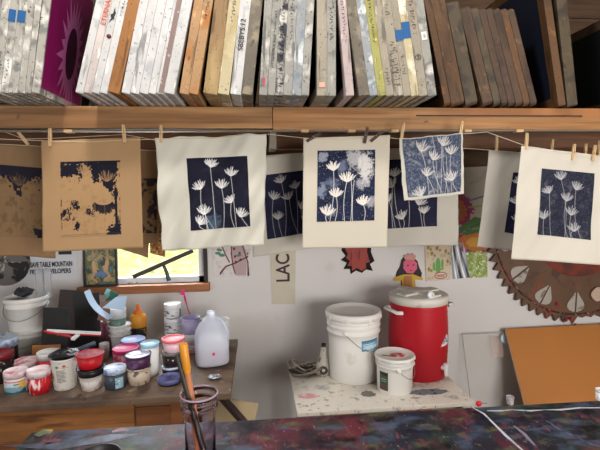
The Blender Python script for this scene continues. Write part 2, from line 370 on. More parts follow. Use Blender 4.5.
g2 = [(75, 83.3, 'white', 'clean white silkscreen frame directly right of the magenta screen'),
      (83.3, 91.3, 'pinkwhite', 'pinkish white silkscreen frame lettered in orange pen'),
      (91.3, 99.2, 'white', 'white silkscreen frame with a black bird-like mark and a maroon heart blot'),
      (99.2, 107, 'white', 'white silkscreen frame touching the orange-varnished wooden frame'),
      (107, 119.5, 'orange', 'orange-varnished wooden frame leaning among the white frames at left')]
G2 = [screen(a, b, 21, k, l) for a, b, k, l in g2]
text_part('ETERNAL', .024, redpen, FR[G2[1].name], (.002, -.0014, .295), (PI / 2, -PI / 2, 0))
bd = MB(); bd.add([(x * .9, -.0014, z) for x, z in ((-.010, .30), (-.003, .318), (-.009, .33), (0, .335), (.002, .36), (.006, .345), (.010, .34), (.006, .325), (.010, .318), (.002, .315))], [tuple(range(10))]); bd.build('bird_mark', pen, FR[G2[2].name], (0, 0, -.05))
MB().lathe([(0.001, 0), (.008, .001), (.0, .0014)], 10).build('blot', maroon, FR[G2[2].name], (0.003, -.0005, .205), (PI / 2, 0, 0))
scribble(G2[3], pen, .28, .36, .4, 9); scribble(G2[2], maroon, .34, .42, .5, 19)
g3 = [(121, 130, 'white', 'white silkscreen frame next right after the dark gap beside the orange wooden frame'),
      (130, 139, 'white', 'second white silkscreen frame right of the orange wooden frame'),
      (139, 148, 'white', 'third white silkscreen frame right of the orange wooden frame'),
      (148, 155.5, 'white', 'narrow white silkscreen frame left of the one with the mauve-brown stripe'),
      (155.5, 163.5, 'white', 'white silkscreen frame with a mauve-brown paint stripe up its edge'),
      (163.5, 174, 'white', 'plain white silkscreen frame left of the two orange wooden frames')]
G3 = [screen(a, b, 18.5, k, l) for a, b, k, l in g3]
tape(G3[4], .25, .49, 'paint_stripe', mat('mauve paint', (128, 106, 100), .6, layers=[((206, 200, 196), 40, .66, .03)]), wd=.6, dx=.004)
g4 = [(179, 188.5, 'orange2', 'orange wooden frame, left one of the pair in the middle of the left half'),
      (188.5, 198, 'orange2', 'orange wooden frame with pencil lettering, right one of the pair')]
G4 = [screen(a, b, 15, k, l, meshk='tan') for a, b, k, l in g4]; scribble(G4[1], pen, .27, .40, .35, 11)
g5 = [(203, 217.5, 'brownwood', 'brown wooden frame with a knot, left of the cream frame'), (217.5, 229, 'cream', 'cream yellowish frame lettered in black, left of the white lettered frame')]
G5 = [screen(a, b, 11.5, k, l, meshk='yellow') for a, b, k, l in g5]; scribble(G5[1], pen, .26, .42, .4, 12)
g6 = [(230, 241, 'white', 'white silkscreen frame with large black handwritten characters up its edge'), (241, 252.5, 'dkgray', 'dark grimy grey-brown frame right of the white lettered frame')]
G6 = [screen(a, b, 10, k, l) for a, b, k, l in g6]; text_part('SBEBYS.12', .026, pen, FR[G6[0].name], (0, -.0014, .215), (PI / 2, -PI / 2, 0))
g7 = [(259, 267, 'gray', 'pale grey frame with a small pink and green dab near its foot'),
      (267, 275, 'gray', 'grey frame second from the left in the middle tight stack'),
      (275, 283, 'inked', 'frame with dense black lettering, third in the middle tight stack'),
      (283, 292, 'gray', 'grey frame between the black-lettered frame and the bluish frame'),
      (292, 301, 'bluegray', 'bluish pale grey frame in the middle tight stack'),
      (301, 309, 'gray', 'grey frame at the right end of the middle tight stack')]
G7 = [screen(a, b, 5.3, k, l) for a, b, k, l in g7]
MB().box((0, -.001, .05), (.006, .0014, .03)).build('pink_dab', mat('pink dab', (206, 40, 96), .5), G7[0]); MB().box((-.008, -.001, .045), (.005, .0014, .03)).build('green_dab', mat('green dab', (70, 120, 90), .5), G7[0])
scribble(G7[2], pen, .03, .45, .8, 21); scribble(G7[3], pen, .2, .42, .4, 22); scribble(G7[1], pen, .1, .3, .4, 23)
g8 = [(317, 327, 'beige', 'upright beige frame with a pinkish dab at its foot, left of an upright grey one'), (327, 336, 'gray', 'upright grey frame lettered down its edge, right of the upright beige one')]
G8 = [screen(a, b, 0, k, l) for a, b, k, l in g8]; scribble(G8[1], pen, .2, .42, .5, 24); tape(G8[0], .04, .018, 'pink_dab', mat('salmon dab', (206, 160, 140), .6), wd=.6); scribble(G8[0], pen, .36, .42, .5, 25)
G9 = screen(346, 354.3, -8, 'pink', 'single pink-white frame standing between two dark gaps'); scribble(G9, pen, .2, .45, .4, 26)
g10 = [(359, 369.5, 'dkgray', 'dark grey grimy frame right of the single pink-white frame'),
       (369.5, 378, 'bluegray', 'light bluish grey frame just left of the yellow frame'),
       (378, 386.3, 'yellow', 'bright yellow-green frame lettered in black'),
       (386.3, 394.3, 'beige', 'beige frame with a small stamp, just right of the yellow frame'),
       (394.3, 403.8, 'beige', 'beige frame with heavy black ink blots near its foot'),
       (403.8, 411.2, 'beige', 'beige frame with the smaller piece of blue tape, right half of the shelf'),
       (411.2, 419.3, 'cream', 'cream frame with the larger piece of blue tape, right half of the shelf'),
       (419.3, 428, 'beige', 'beige frame with a circled black S on its edge'),
       (428, 437, 'gray', 'greenish grey frame with a small white sticker, end of the right stack')]
G10 = [screen(a, b, -13, k, l) for a, b, k, l in g10]
scribble(G10[2], pen, .2, .42, .4, 31); scribble(G10[4], pen, .03, .2, .8, 32); scribble(G10[3], pen, .04, .1, .6, 33); scribble(G10[4], pen, .3, .42, .5, 34); scribble(G10[7], maroon, .25, .42, .6, 35); scribble(G10[5], pen, .08, .15, .5, 36)
tape(G10[5], .225, .04); tape(G10[6], .245, .06, wd=1.0); scribble(G10[6], pen, .225, .265, .5, 37)
MB().lathe([(.009, 0), (.0105, .0008), (.0115, 0)], 20, caps=False).build('pen_circle', pen, FR[G10[7].name], (0, -.0004, .145), (PI / 2, 0, 0)); text_part('S', .02, pen, FR[G10[7].name], (0, -.0016, .145), (PI / 2, 0, 0))
tape(G10[8], .225, .03, 'sticker', mat('white sticker', (220, 216, 206), .6), wd=.6); text_part('1/0', .011, pen, FR[G10[8].name], (0, -.0024, .225), (PI / 2, PI / 2, 0))
RF = 1.845
g11 = [(444.5, 451.5, 'rust', 'brown wooden frame with rounded corners, first right of the grey stack'), (451.5, 465.3, 'rust', 'brown wooden frame with a lit orange foot, second right of the grey stack'), (465.8, 478.5, 'graywood', 'grey-green wooden frame with rounded foot, before the dark gap')]
for a, b, k, l in g11: screen(a, b, -20.5, k, l, front=RF, by=105, H=.44 if a > 460 else .5, rad=.018, meshk='black')
g12 = [(483, 494, 'brown', 'thin dark brown rounded frame just right of the dark gap'),
       (494.4, 502, 'graywood', 'grey-brown rounded frame, second right of the dark gap'),
       (502.2, 509, 'purplebrown', 'purplish brown rounded frame, third right of the dark gap'),
       (509.2, 516.3, 'purplebrown', 'purplish brown rounded frame with speckled edge, fourth right of the dark gap'),
       (516.5, 524, 'brown', 'ochre brown rounded frame, fifth right of the dark gap'),
       (524.2, 531, 'rust', 'orange-brown rounded frame, second from right of its leaning stack'),
       (531.2, 538, 'brown', 'last rounded brown frame at the right end of the leaning stack')]
for a, b, k, l in g12: screen(a, b, -26, k, l, front=RF, by=105, H=.425, rad=.02, meshk='black')
screen(558.5, 566.3, -15, 'rust', 'tall reddish brown frame with faint lettering, left of the last pair', front=RF, by=106, H=.60, Lg=.7, rad=.008, meshk='navy')
t = screen(567.5, 578, -11, 'graywood', 'tall grey-brown weathered frame, right one of the last pair', front=RF, by=106, H=.60, Lg=.7, rad=.008, meshk='black')
screen(628, 640, -9, 'brown', 'big dark screen at the right edge of the shelf', front=RF, by=106, H=.42, Lg=.75, rad=.008, meshk='black')
p = PY(541, 100, RF + .1); 
bar = MB(); q0 = Vector((PY(525, 75, 2.3).x, 2.3, PY(525, 75, 2.3).z)); q1 = Vector((PY(560, 104, 1.95).x + .0, 1.95, SZ + .016))
d = (q1 - q0)
tag(MB().tube([(0, 0, 0), tuple(d)], .012, 4).build('wooden_stick', lowboard, None, q0), 'brown wooden stick lying slanted behind the reddish brown tall frame', 'stick')
# ================================================================== HANGING PRINTS
NAVY = (20, 20, 36); PALE = (214, 210, 208)
def lotus(r, cx, cy, s, col=PALE, seed=0, ang=0, op=1, w=.55):
    rd = random.Random(seed); bx, by = cx, cy + s * .55; ca, sa = math.cos(ang), math.sin(ang)
    def P(x, y): return (bx + (x * ca + y * sa) * s, by - (y * ca - x * sa) * s)
    r_op = op * .34
    if w >= .55: r.poly([P(-.12, 0), P(.12, 0), P(.5, .25), P(.72, .62), P(.35, .7), P(0, .62), P(-.35, .7), P(-.72, .62), P(-.5, .25)], tuple(int(a * r_op + b * (1 - r_op)) for a, b in zip(col, (40, 42, 62))))
    for ln, wd, n in ((1.0, 1.0, 8), (.62, .55, 4)):
        for k in range(n):
            f = (-1 + 2 * k / (n - 1)) * wd + rd.uniform(-.08, .08); h = ln * (1.1 - .38 * abs(f)) * rd.uniform(.8, 1.12); e = .09 * (1 if n > 4 else .7)
            r.line([P(f * .10, .02), P(f * .48 - e, h * .42), P(f * .78, h)], w * .75, col, op); r.line([P(f * .10, .02), P(f * .48 + e, h * .42), P(f * .78, h)], w * .6, col, op * .8)
            if k % 2 == 0: r.line([P(f * .5, h * .5), P(f * .72, h * .9)], w * 1.5, col, op * .9)
def stem(r, x0, y0, x1, y1, bend, col=PALE, op=.85, w=.6):
    r.line([(x0 + (x1 - x0) * t + bend * math.sin(t * PI), y0 + (y1 - y0) * t) for t in [i / 10 for i in range(11)]], w * .9, col, op)
def print_ras(w, h, fl, base=NAVY, fade=0, seed=3, k=3, pale=PALE, s=8.6, op=.9):
    r = Ras(w, h, k, base); r.noise(tuple(min(255, c + 11) for c in base), 6, .55, .2, .7, seed)
    if fade: r.noise(pale, 5, .72 - fade * .3, .25, fade, seed + 4); r.noise(pale, 1.0, .5, .2, fade * .5, seed + 5); 
    rd = random.Random(seed)
    for i, (x, y) in enumerate(fl):
        stem(r, x, y + s * .4, x + rd.uniform(0, 10), h + 1, rd.uniform(-4, 3), pale, op * .75)
    for i, (x, y) in enumerate(fl): lotus(r, x, y, s * rd.uniform(.9, 1.15), pale, seed * 10 + i, rd.uniform(-.5, .5), op)
    e = np.minimum(np.minimum(r.X, w - r.X), np.minimum(r.Y, h - r.Y)); 
    return r
def hang(name, label, corners, Y, m, prt=None, ras=None, wave=.006, freq=2.2, seed=0, yoff=0, cat='print', edge=0, group=None, skew=0):
    """corners TL,TR,BR,BL in pixels; the sheet hangs in the plane y=Y; prt = pixel corners of the printed image"""
    c = [np.array(PY(x, y, Y)) for x, y in corners]; o = sum(c) / 4; c = [q - o for q in c]; rs = np.random.RandomState(seed); ph = rs.rand(6) * 6
    W = np.linalg.norm(c[1] - c[0]); H = np.linalg.norm(c[3] - c[0])
    def surf(u, v, off=0):
        u = np.asarray(u, float); v = np.asarray(v, float)
        P = ((1 - u) * (1 - v))[..., None] * c[0] + (u * (1 - v))[..., None] * c[1] + (u * v)[..., None] * c[2] + ((1 - u) * v)[..., None] * c[3]
        d = wave * (.3 + .7 * v) * np.sin(u * freq * 2 * PI + ph[0] + v * 1.3) + wave * .5 * np.sin(u * 9 + v * 4 + ph[1]) + wave * .35 * np.sin(v * 11 + u * 5 + ph[2]) + wave * .12 * np.sin(u * 37 + v * 23 + ph[3])
        P[..., 1] += d - off
        if edge:
            P[..., 2] += edge * (np.sin(u * 13 + ph[4]) + .6 * np.sin(u * 31 + ph[5])) * np.clip(abs(v - .5) * 2, 0, 1) ** 6
            P[..., 0] += edge * (np.sin(v * 12 + ph[3]) + .6 * np.sin(v * 27 + ph[2])) * np.clip(abs(u - .5) * 2, 0, 1) ** 6
        return P
    n = 56; v, u = np.mgrid[0:n, 0:n] / (n - 1); P = surf(u, v); q = P.reshape(-1, 3)
    mb = MB(); mb.add([tuple(x) for x in q], [(j * n + i, (j + 1) * n + i, (j + 1) * n + i + 1, j * n + i + 1) for j in range(n - 1) for i in range(n - 1)], True)
    me = bpy.data.meshes.new(name); me.from_pydata(mb.v, [], mb.f); me.update(); me.polygons.foreach_set('use_smooth', [True] * len(me.polygons)); me.materials.append(m)
    s = bpy.data.objects.new(name, me); C.objects.link(s); s.location = o; tag(s, label, cat, group)
    sd = s.modifiers.new('thickness', 'SOLIDIFY'); sd.thickness = .0008; sd.offset = -1
    if prt:
        def uv(px, py):       # invert the bilinear map in pixel space
            (x0, y0), (x1, y1), (x2, y2), (x3, y3) = corners; a, b = .5, .5
            for _ in range(30):
                X = (1 - a) * (1 - b) * x0 + a * (1 - b) * x1 + a * b * x2 + (1 - a) * b * x3; Yp = (1 - a) * (1 - b) * y0 + a * (1 - b) * y1 + a * b * y2 + (1 - a) * b * y3
                a += (px - X) / max(20, abs(x1 - x0)); b += (py - Yp) / max(20, abs(y3 - y0))
            return np.array((a, b))
        k = [uv(*p) for p in prt]
        def f(u, v):
            U = (1 - u) * (1 - v) * k[0][0] + u * (1 - v) * k[1][0] + u * v * k[2][0] + (1 - u) * v * k[3][0]; V = (1 - u) * (1 - v) * k[0][1] + u * (1 - v) * k[1][1] + u * v * k[2][1] + (1 - u) * v * k[3][1]
            return surf(U, V, .0016)
        grid_mesh('printed_image', f, ras, colmat('ink on sheet', .75), s)
    return s
kraft = mat('kraft paper', (166, 132, 94), .8, transl=.12, vary=.05, vscale=3, bump=.1, bscale=20)
kraft2 = mat('dim kraft paper', (140, 110, 78), .8, transl=.12, vary=.06, vscale=3)  # kraft darkened in its colour for sheets hanging in shade
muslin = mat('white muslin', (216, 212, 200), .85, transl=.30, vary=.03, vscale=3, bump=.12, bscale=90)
muslin2 = mat('thin grey muslin', (200, 194, 184), .85, transl=.30, vary=.03, vscale=3, bump=.12, bscale=90)  # white muslin greyed in its colour for the shaded back row
cream = mat('cream paper', (206, 197, 180), .8, transl=.15, vary=.03, vscale=2)
canvas = mat('cream canvas', (212, 205, 192), .85, transl=.15, vary=.03, vscale=3, bump=.12, bscale=120)
YA, YC = 1.80, 1.98
BASEFL = [(24, 5), (44.5, 15), (13, 27), (34, 27), (44, 43), (15, 53), (53, 58), (10, 63)]
def kraft_ras(w, h, seed, topband=.3):
    r = Ras(w, h, 2.2, (178, 142, 100)); 
    n = vnoise(r.h, r.w, 14 * 1, seed) * .6 + vnoise(r.h, r.w, 5, seed + 1) * .25 + vnoise(r.h, r.w, 2.2, seed + 2) * .15
    wgt = np.clip(.9 - r.Y / h * 2.4, 0, .5) + np.where(r.X > w * .84, .18, 0) * (r.Y > h * .3) + .12 * np.exp(-((r.Y - h * .68) / (h * .08)) ** 2) + .25 * np.exp(-((r.X - w * .95) / 5) ** 2 - ((r.Y - h * .97) / 5) ** 2)
    r.put(np.clip((n + wgt - .78) * 9, 0, 1), (24, 24, 50))
    r.noise((150, 116, 82), 3, .62, .1, .5, seed + 8)
    return r
# far-left kraft, its shade put into the sheet and print colours
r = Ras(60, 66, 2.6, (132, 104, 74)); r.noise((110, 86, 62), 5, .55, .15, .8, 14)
_ik = (32, 29, 42); jx = (vnoise(r.h, r.w, 7, 4) - .5) * 9; X_, Y_ = r.X, r.Y; r.X, r.Y = X_ + jx, Y_ + (vnoise(r.h, r.w, 6, 9) - .5) * 9
for p in ([(-5, -5), (66, -5), (66, 8), (52, 10), (44, 14), (34, 24), (30, 30), (26, 12), (10, 10), (-5, 12)], [(50, 12), (62, 10), (62, 20), (54, 18)], [(48, 62), (62, 50), (62, 68), (50, 68)]): r.poly(p, _ik)
r.X, r.Y = X_, Y_
lotus(r, 34, 12, 11, (112, 88, 64), 3, 0, .6, .5); lotus(r, 54, 14, 9, (132, 104, 76), 4, 0, .6, .8)
for k in range(12): x = random.uniform(10, 56); stem(r, x, random.uniform(26, 34), x + 1, 64, 1, (96, 76, 62), .5, .4)
hang('kraft_print', 'dim kraft paper print cut by the left edge, hanging behind', [(-22, 143), (52, 146), (57, 258), (-22, 255)], YC, kraft2, [(-15, 163), (45, 168), (46, 238), (-15, 236)], r, .008, 1.2, 1)
# main kraft
INK = (22, 21, 34); KR = (144, 113, 80)
def blotch(r, polys, seed, inkc=INK):
    tmp = Ras(r.wu, r.hu, r.k, (0, 0, 0))
    jx = (vnoise(r.h, r.w, 5, seed) - .5) * 5 + (vnoise(r.h, r.w, 2, seed + 1) - .5) * 2.5; jy = (vnoise(r.h, r.w, 5, seed + 2) - .5) * 6 + (vnoise(r.h, r.w, 2, seed + 3) - .5) * 2.5
    X, Y = r.X, r.Y; r.X, r.Y = X + jx, Y + jy
    for p in polys: r.poly(p, inkc)
    r.X, r.Y = X, Y
r = Ras(61, 75, 3, (162, 128, 91)); r.noise((146, 114, 80), 4, .6, .1, .6, 8)
blotch(r, [[(-2, 2), (24, 1), (22, 9), (20, 22), (18, 14), (14, 14), (10, 17), (-2, 14)], [(22, 1), (57, -2), (58, 12), (55, 22), (52, 36), (46, 27), (40, 18), (32, 15), (30, 8)], [(31, 12), (38, 10), (38, 20), (34, 22)],
           [(10, 42), (16, 40), (20, 47), (12, 49)], [(26, 46), (30, 48), (34, 57), (29, 54)], [(1, 51), (9, 46), (6, 54), (1, 58)], [(14, 60), (18, 60), (17, 70), (13, 68)], [(46, 76), (49, 66), (60, 62), (62, 76)]], 22)
lotus(r, 24, 7, 9, KR, 4, 0, .9, .5); lotus(r, 47, 15, 11, KR, 5, 0, .9, .5)
for k in range(34):
    a = -1.35 + 2.7 * k / 33; r.line([(43 + math.sin(a) * 9, 41 + math.cos(a) * 4), (43 + math.sin(a) * 11.5, 43 + math.cos(a) * (8 + random.uniform(0, 4)))], 1.1, INK, .95)
for cx, cy in ((14, 43), (6, 52), (30, 52), (10, 58)):
    for k in range(8):
        a = random.uniform(-1.2, 1.2); r.line([(cx + math.sin(a) * 3, cy + 3 - math.cos(a) * 3), (cx + math.sin(a) * 6, cy + 3 - math.cos(a) * 7)], .8, INK, .9)
r.line([(55.5, 28), (56, 70)], 2.4, INK)
for k in range(26): x, y = random.uniform(54, 58), random.uniform(26, 70); r.line([(x, y), (x + random.uniform(-1, 1), y + random.uniform(2, 6))], 1.2, INK, .9)
for k in range(22): x, y = random.choice(((1.2, 0), (59.5, 0))) [0], random.uniform(8, 72); r.line([(x, y), (x, y + random.uniform(1, 3))], .9, INK, .8)
r.line([(1, 1.5), (60, .8)], 2, INK); r.line([(2, 74), (60, 73)], .5, (70, 58, 62), .7)
for k in range(5): x = random.uniform(8, 50); stem(r, x, random.uniform(24, 34), x + 2, 72, 2, (140, 108, 78), .5, .5)
hang('kraft_print', 'brown kraft paper print with patchy navy ink, pegged at upper left', [(41, 141), (140, 137), (143, 248), (43, 252)], YA, kraft, [(60, 161.5), (120, 160), (121, 234), (61.5, 236)], r, .004, .8, 2)
# kraft behind
r = Ras(40, 60, 2.4, (120, 94, 68)); r.noise((36, 33, 48), 8, .45, .08, .9, 3)
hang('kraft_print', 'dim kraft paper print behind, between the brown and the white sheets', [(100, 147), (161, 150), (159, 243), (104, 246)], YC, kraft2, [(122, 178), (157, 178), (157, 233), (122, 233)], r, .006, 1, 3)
hang('kraft_sheet', 'small dark kraft scrap tilted under the brown print', [(106, 205), (150, 205), (148, 258), (107, 244)], YC + .05, kraft2, None, None, .004, 1, 33, cat='paper')
cork = mat('speckled cork', (150, 104, 60), .9, layers=[((96, 60, 34), 90, .55, .04), ((190, 144, 92), 120, .6, .03)])
hang('cork_strip', 'speckled brown cork strip peeking out left of the white muslin print', [(149, 190), (166, 190), (165, 257), (150, 253)], YC + .08, cork, None, None, .002, 1, 34, cat='cork')
# white muslin
r = print_ras(63, 74, BASEFL, NAVY, 0, 3)
r.soft(24, 68, 10, 12, (84, 104, 124), .6, 3); lotus(r, 24, 5, 7, PALE, 1); stem(r, 15, 55, 17, 75, 1)
hang('muslin_print', 'white muslin print of pale flowers on navy with rumpled edges', [(156, 138), (267, 134), (264, 245), (161, 251)], YA, muslin, [(186, 158), (247, 156), (250, 226), (191, 230)], r, .020, 2.1, 4, edge=.0025)
# behind it
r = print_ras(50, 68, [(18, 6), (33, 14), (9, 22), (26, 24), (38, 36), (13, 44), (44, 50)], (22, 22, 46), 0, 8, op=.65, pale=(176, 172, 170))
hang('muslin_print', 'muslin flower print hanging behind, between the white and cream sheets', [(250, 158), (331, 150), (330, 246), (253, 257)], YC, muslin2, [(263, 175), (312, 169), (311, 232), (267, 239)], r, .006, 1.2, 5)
# cream paper
r = Ras(58, 71, 3, (28, 36, 62)); r.noise((20, 24, 44), 5, .5, .15, .7, 6)
r.soft(37, 9, 9, 13, (200, 198, 200), .8, 5); r.soft(48, 16, 9, 19, (220, 216, 212), .9, 6); r.soft(25, 16, 7, 8, (130, 138, 166), .6, 7); r.soft(5, 6, 7, 6, (170, 174, 190), .8, 8); r.soft(5, 40, 6, 9, (150, 158, 180), .7, 9); r.soft(46, 33, 9, 7, (190, 188, 192), .7, 10); r.soft(15, 33, 9, 7, (130, 138, 164), .5, 15); r.soft(54, 52, 6, 8, (196, 194, 196), .6, 11); r.soft(12, 60, 8, 8, (140, 148, 172), .5, 18)
FL3 = [(16, 15, 9), (30, 26, 10), (19, 41, 9.5), (11, 59, 10), (46, 50, 9)]
for i, (x, y, s) in enumerate(FL3): stem(r, x, y + 3, x - 3 + i, 72, (-1) ** i * 2)
stem(r, 34, 30, 34, 72, 1); stem(r, 37, 30, 36, 72, -1)
for i, (x, y, s) in enumerate(FL3): lotus(r, x, y, s, (216, 208, 200), 50 + i, 0, 1, .9)
r.noise(PALE, 1.0, .80, .05, .5, 12)
hang('cream_print', 'flat cream paper print of navy and white blotted flowers in the centre', [(303.5, 138), (390, 135), (387, 247.5), (302.5, 248.5)], YA, cream, [(317.5, 150.5), (375, 149.5), (374, 220), (316.5, 221.5)], r, .0018, .6, 6)
# behind cream/right
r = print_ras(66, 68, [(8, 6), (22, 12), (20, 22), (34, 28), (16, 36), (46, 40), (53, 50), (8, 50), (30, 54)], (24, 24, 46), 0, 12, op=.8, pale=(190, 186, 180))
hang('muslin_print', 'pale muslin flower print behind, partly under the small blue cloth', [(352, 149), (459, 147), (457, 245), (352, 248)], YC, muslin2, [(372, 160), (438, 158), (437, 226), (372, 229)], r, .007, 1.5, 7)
# small blue cloth
r = print_ras(60, 58, [(18, 8), (29, 18), (22, 34), (15, 52), (49, 14), (50, 40), (40, 5)], (54, 64, 88), .35, 17, pale=(196, 192, 188), s=9)
for a, b in (((30, 0), (33, 58)), ((38, 0), (36, 58)), ((44, 20), (41, 58))): stem(r, a[0], a[1], b[0], b[1], 1.5, (196, 192, 188), .6)
hang('small_cloth_print', 'small blue-grey cloth printed edge to edge with flowers, hanging crooked', [(399, 139), (463, 133), (464.5, 194), (404, 201)], YA - .02, muslin, [(402, 139.5), (461.5, 134), (461, 191.5), (408, 197.5)], r, .006, 1.3, 8, edge=.0012)
# right pair
r = print_ras(40, 68, [(8, 8), (6, 30), (10, 50), (20, 20), (24, 44)], (26, 26, 50), 0, 19, op=.6)
hang('muslin_print', 'shaded grey muslin print hanging behind the rightmost sheet', [(489, 150), (572, 156), (566, 256), (478, 247)], YC - .03, muslin2, [(513, 172), (556, 174), (552, 240), (504, 232)], r, .005, 1.3, 9)
r = print_ras(54, 68, [(20, 5), (36, 14), (9, 20), (27, 26), (33, 40), (5, 46), (38, 56)], (30, 32, 50), .12, 23, pale=(176, 174, 176), s=8, op=.7)
hang('canvas_print', 'cream canvas flower print pegged at far right, rightmost sheet', [(521, 146), (622, 158), (620, 266), (511, 259)], YA, canvas, [(541.5, 168), (594, 173), (589, 239.5), (537, 234)], r, .006, 1.1, 10)
# ---------------- strings
twine = mat('twine', (206, 190, 164), .8)
def rope(name, pts, Y, label, r=.0011, cat='string', m=twine):
    P = [PY(x, y, Y if not isinstance(Y, (list, tuple)) else Y[i]) for i, (x, y) in enumerate(pts)]; c = P[0].copy()
    return tag(MB().tube([p - c for p in P], r, 6).build(name, m, None, c), label, cat)
rope('string', [(-60, 137), (0, 139), (50, 141), (90, 142), (124, 140), (161, 139), (215, 138), (267, 134), (313, 139), (345, 139.5), (378, 136.5), (402, 139), (432, 139), (462, 134), (487, 132), (526, 146), (573, 153), (600, 157), (640, 161)], YA - .004, 'pale string holding the front row of prints along the beam')
rope('string', [(-60, 140), (0, 144), (52, 147), (100, 148), (161, 151), (262, 156), (331, 151), (352, 150), (458, 148), (489, 150), (530, 153), (572, 157), (640, 166)], YC - .034, 'second string behind, holding the back row of prints')
rope('string', [(-60, 124), (0, 130), (24, 139), (60, 138), (124, 134.5), (161, 141), (262, 139)], 1.90, 'loose slack string crossing near the upper left pegs')
pinw = mat('clothespin wood', (206, 172, 128), .6, vary=.15, vscale=20, stretch=(6, 6, 1)); pind = mat('dark clothespin wood', (70, 46, 32), .6); steel = mat('spring steel', (150, 148, 144), .35, metal=.9)
def make_pin(m):
    t = thing('clothespin', 'wooden clothespin', 'clothespin')
    for s in (-1, 1):
        pts = [(0, -.034), (.0045, -.034), (.0055, .006), (.0035, .034), (.001, .034)]
        MB().prism([(s * (x + .0006), z) for x, z in pts], -.0045, .0045, 'y').build('prong', m, t)
    MB().tube([(-.0065, -.005, -.004), (-.003, -.0052, 0), (.003, -.0052, 0), (.0065, -.005, -.004)], .0009, 6).build('spring', steel, t)
    return t
pins = [(23, 138, -35, 1, 'wooden clothespin hanging askew on the slack string at the far left'), (50, 137, 3, 1, 'wooden clothespin on the left corner of the brown kraft print'), (124, 133.5, -3, 1, 'wooden clothespin on the right corner of the brown kraft print'),
        (161, 134, 3, 1, 'wooden clothespin at the left corner of the white muslin print'), (402.5, 131, 8, 1, 'wooden clothespin on the left corner of the small blue cloth'), (461, 129, 8, 1, 'wooden clothespin on the right corner of the small blue cloth'),
        (496.5, 143.5, 0, 1.1, 'wooden clothespin at the left corner of the shaded grey print behind'), (526.5, 141, 2, 1, 'wooden clothespin on the left corner of the rightmost sheet'), (552, 146.5, 3, 1.1, 'short-looking wooden clothespin between the two left ones of the rightmost sheet'),
        (573.5, 152, 6, 1, 'wooden clothespin at the middle top of the rightmost sheet'), (585.5, 151, 2, 1.1, 'wooden clothespin just left of the doubled pegs at far right'), (594, 153, 8, 1, 'wooden clothespin, left one of the doubled pegs at far right'), (599, 148, -4, 1.1, 'wooden clothespin at the very right edge of the photo')]
proto = {}
def copy_tree(o, parent=None):
    c = o.copy(); C.objects.link(c); c.parent = parent
    for ch in list(o.children): copy_tree(ch, c)
    return c
def place_pin(px, py, rz, sc_, lab, m, Y):
    p = PY(px, py, Y)
    if m.name not in proto: o = proto[m.name] = make_pin(m)
    else: o = copy_tree(proto[m.name])
    o.location = p; o.rotation_euler = (0, math.radians(rz), 0); o['label'] = lab; o['group'] = 'clothespins on the strings'; return o
for px, py, rz, s, lab in pins: place_pin(px, py, rz, 1, lab, pinw, (YA - .004 if s == 1 else YC - .034) if px > 30 else 1.90)
for px, py, rz, lab in ((314, 137, 60, 'dark clothespin lying over the left corner of the cream print'), (366, 135, 10, 'dark clothespin, left one of two on the right of the cream print'), (377, 136, 50, 'dark clothespin, right one of two on the cream print')): place_pin(px, py, rz, 1, lab, pind, YA - .004)
# ================================================================== LEFT BENCH
BZ = .80
fy = PZ(75, 402, BZ).y; bx1 = PZ(231, 391, BZ).x
bench_top = mat('stained bench top', (112, 90, 72), .65, vary=.3, vscale=4, stretch=(.6, 4, 4), layers=[((72, 58, 50), 7, .58, .08), ((150, 136, 120), 12, .64, .05), ((170, 60, 80), 16, .76, .02), ((60, 50, 44), 30, .66, .03)])
ply = mat('fir plywood', (150, 98, 52), .55, vary=.4, vscale=3.2, stretch=(.8, 1, 7), layers=[((112, 66, 34), 5, .58, .04, (.6, 1, 5))])
ply2 = mat('brown drawer wood', (128, 78, 44), .55, vary=.3, vscale=3.2, stretch=(.8, 1, 6))
bench = thing('workbench', 'paint-stained wooden workbench under the window crowded with paint tubs', 'workbench', (-1, fy, 0))
def bp(a, b, name, m, par=None, **k):
    return MB().span((a[0] + 1, a[1] - fy, a[2]), (b[0] + 1, b[1] - fy, b[2])).build(name, m, par or bench, **k)
bxL = -2.3
byb = PZ(238, 339, BZ).y
bp((bxL, fy, BZ - .028), (bx1, byb, BZ), 'worktop', bench_top, bevel=.003)
xs = PZ(182, 400, BZ - .05).x
bp((bxL, fy + .02, .25), (xs - .19, fy + .04, BZ - .036), 'front_panel', ply)
bp((xs - .185, fy + .022, BZ - .30), (xs - .04, fy + .042, BZ - .05), 'drawer_front', ply2, bevel=.004)
bp((xs - .19, fy + .03, .2), (xs, fy + .05, BZ - .03), 'rail_panel', mat('pale bench rail', (140, 96, 62), .6, vary=.2, vscale=4))
bp((xs - .04, fy + .02, 0), (xs + .01, fy + .08, BZ - .03), 'leg', ply2)
bp((bxL, fy + .04, 0), (bxL + .05, fy + .1, BZ - .03), 'leg', ply2); bp((bxL, byb - .12, 0), (bxL + .05, byb - .04, BZ - .03), 'leg', ply2); bp((xs - .04, byb - .12, 0), (xs + .01, byb - .04, BZ - .03), 'leg', ply2)
def seg(name, a, b, w, t, m, label, cat, rn=0):
    a, b = Vector(a), Vector(b); d = b - a; L = d.length; q = d.to_track_quat('Z', 'Y')
    o = MB().box((0, 0, L / 2), (w, t, L)).build(name, m, None, a, bevel=.002); o.rotation_mode = 'QUATERNION'; o.rotation_quaternion = q; return tag(o, label, cat)
a = PY(219, 394, 1.93); b = PY(256, 436, 1.86)
seg('dark_board', b, a, .035, .02, mat('dark maroon board', (58, 40, 40), .35), 'dark glossy strip of wood leaning beside the right end of the workbench', 'board')
a = PY(226, 425, 2.1); 
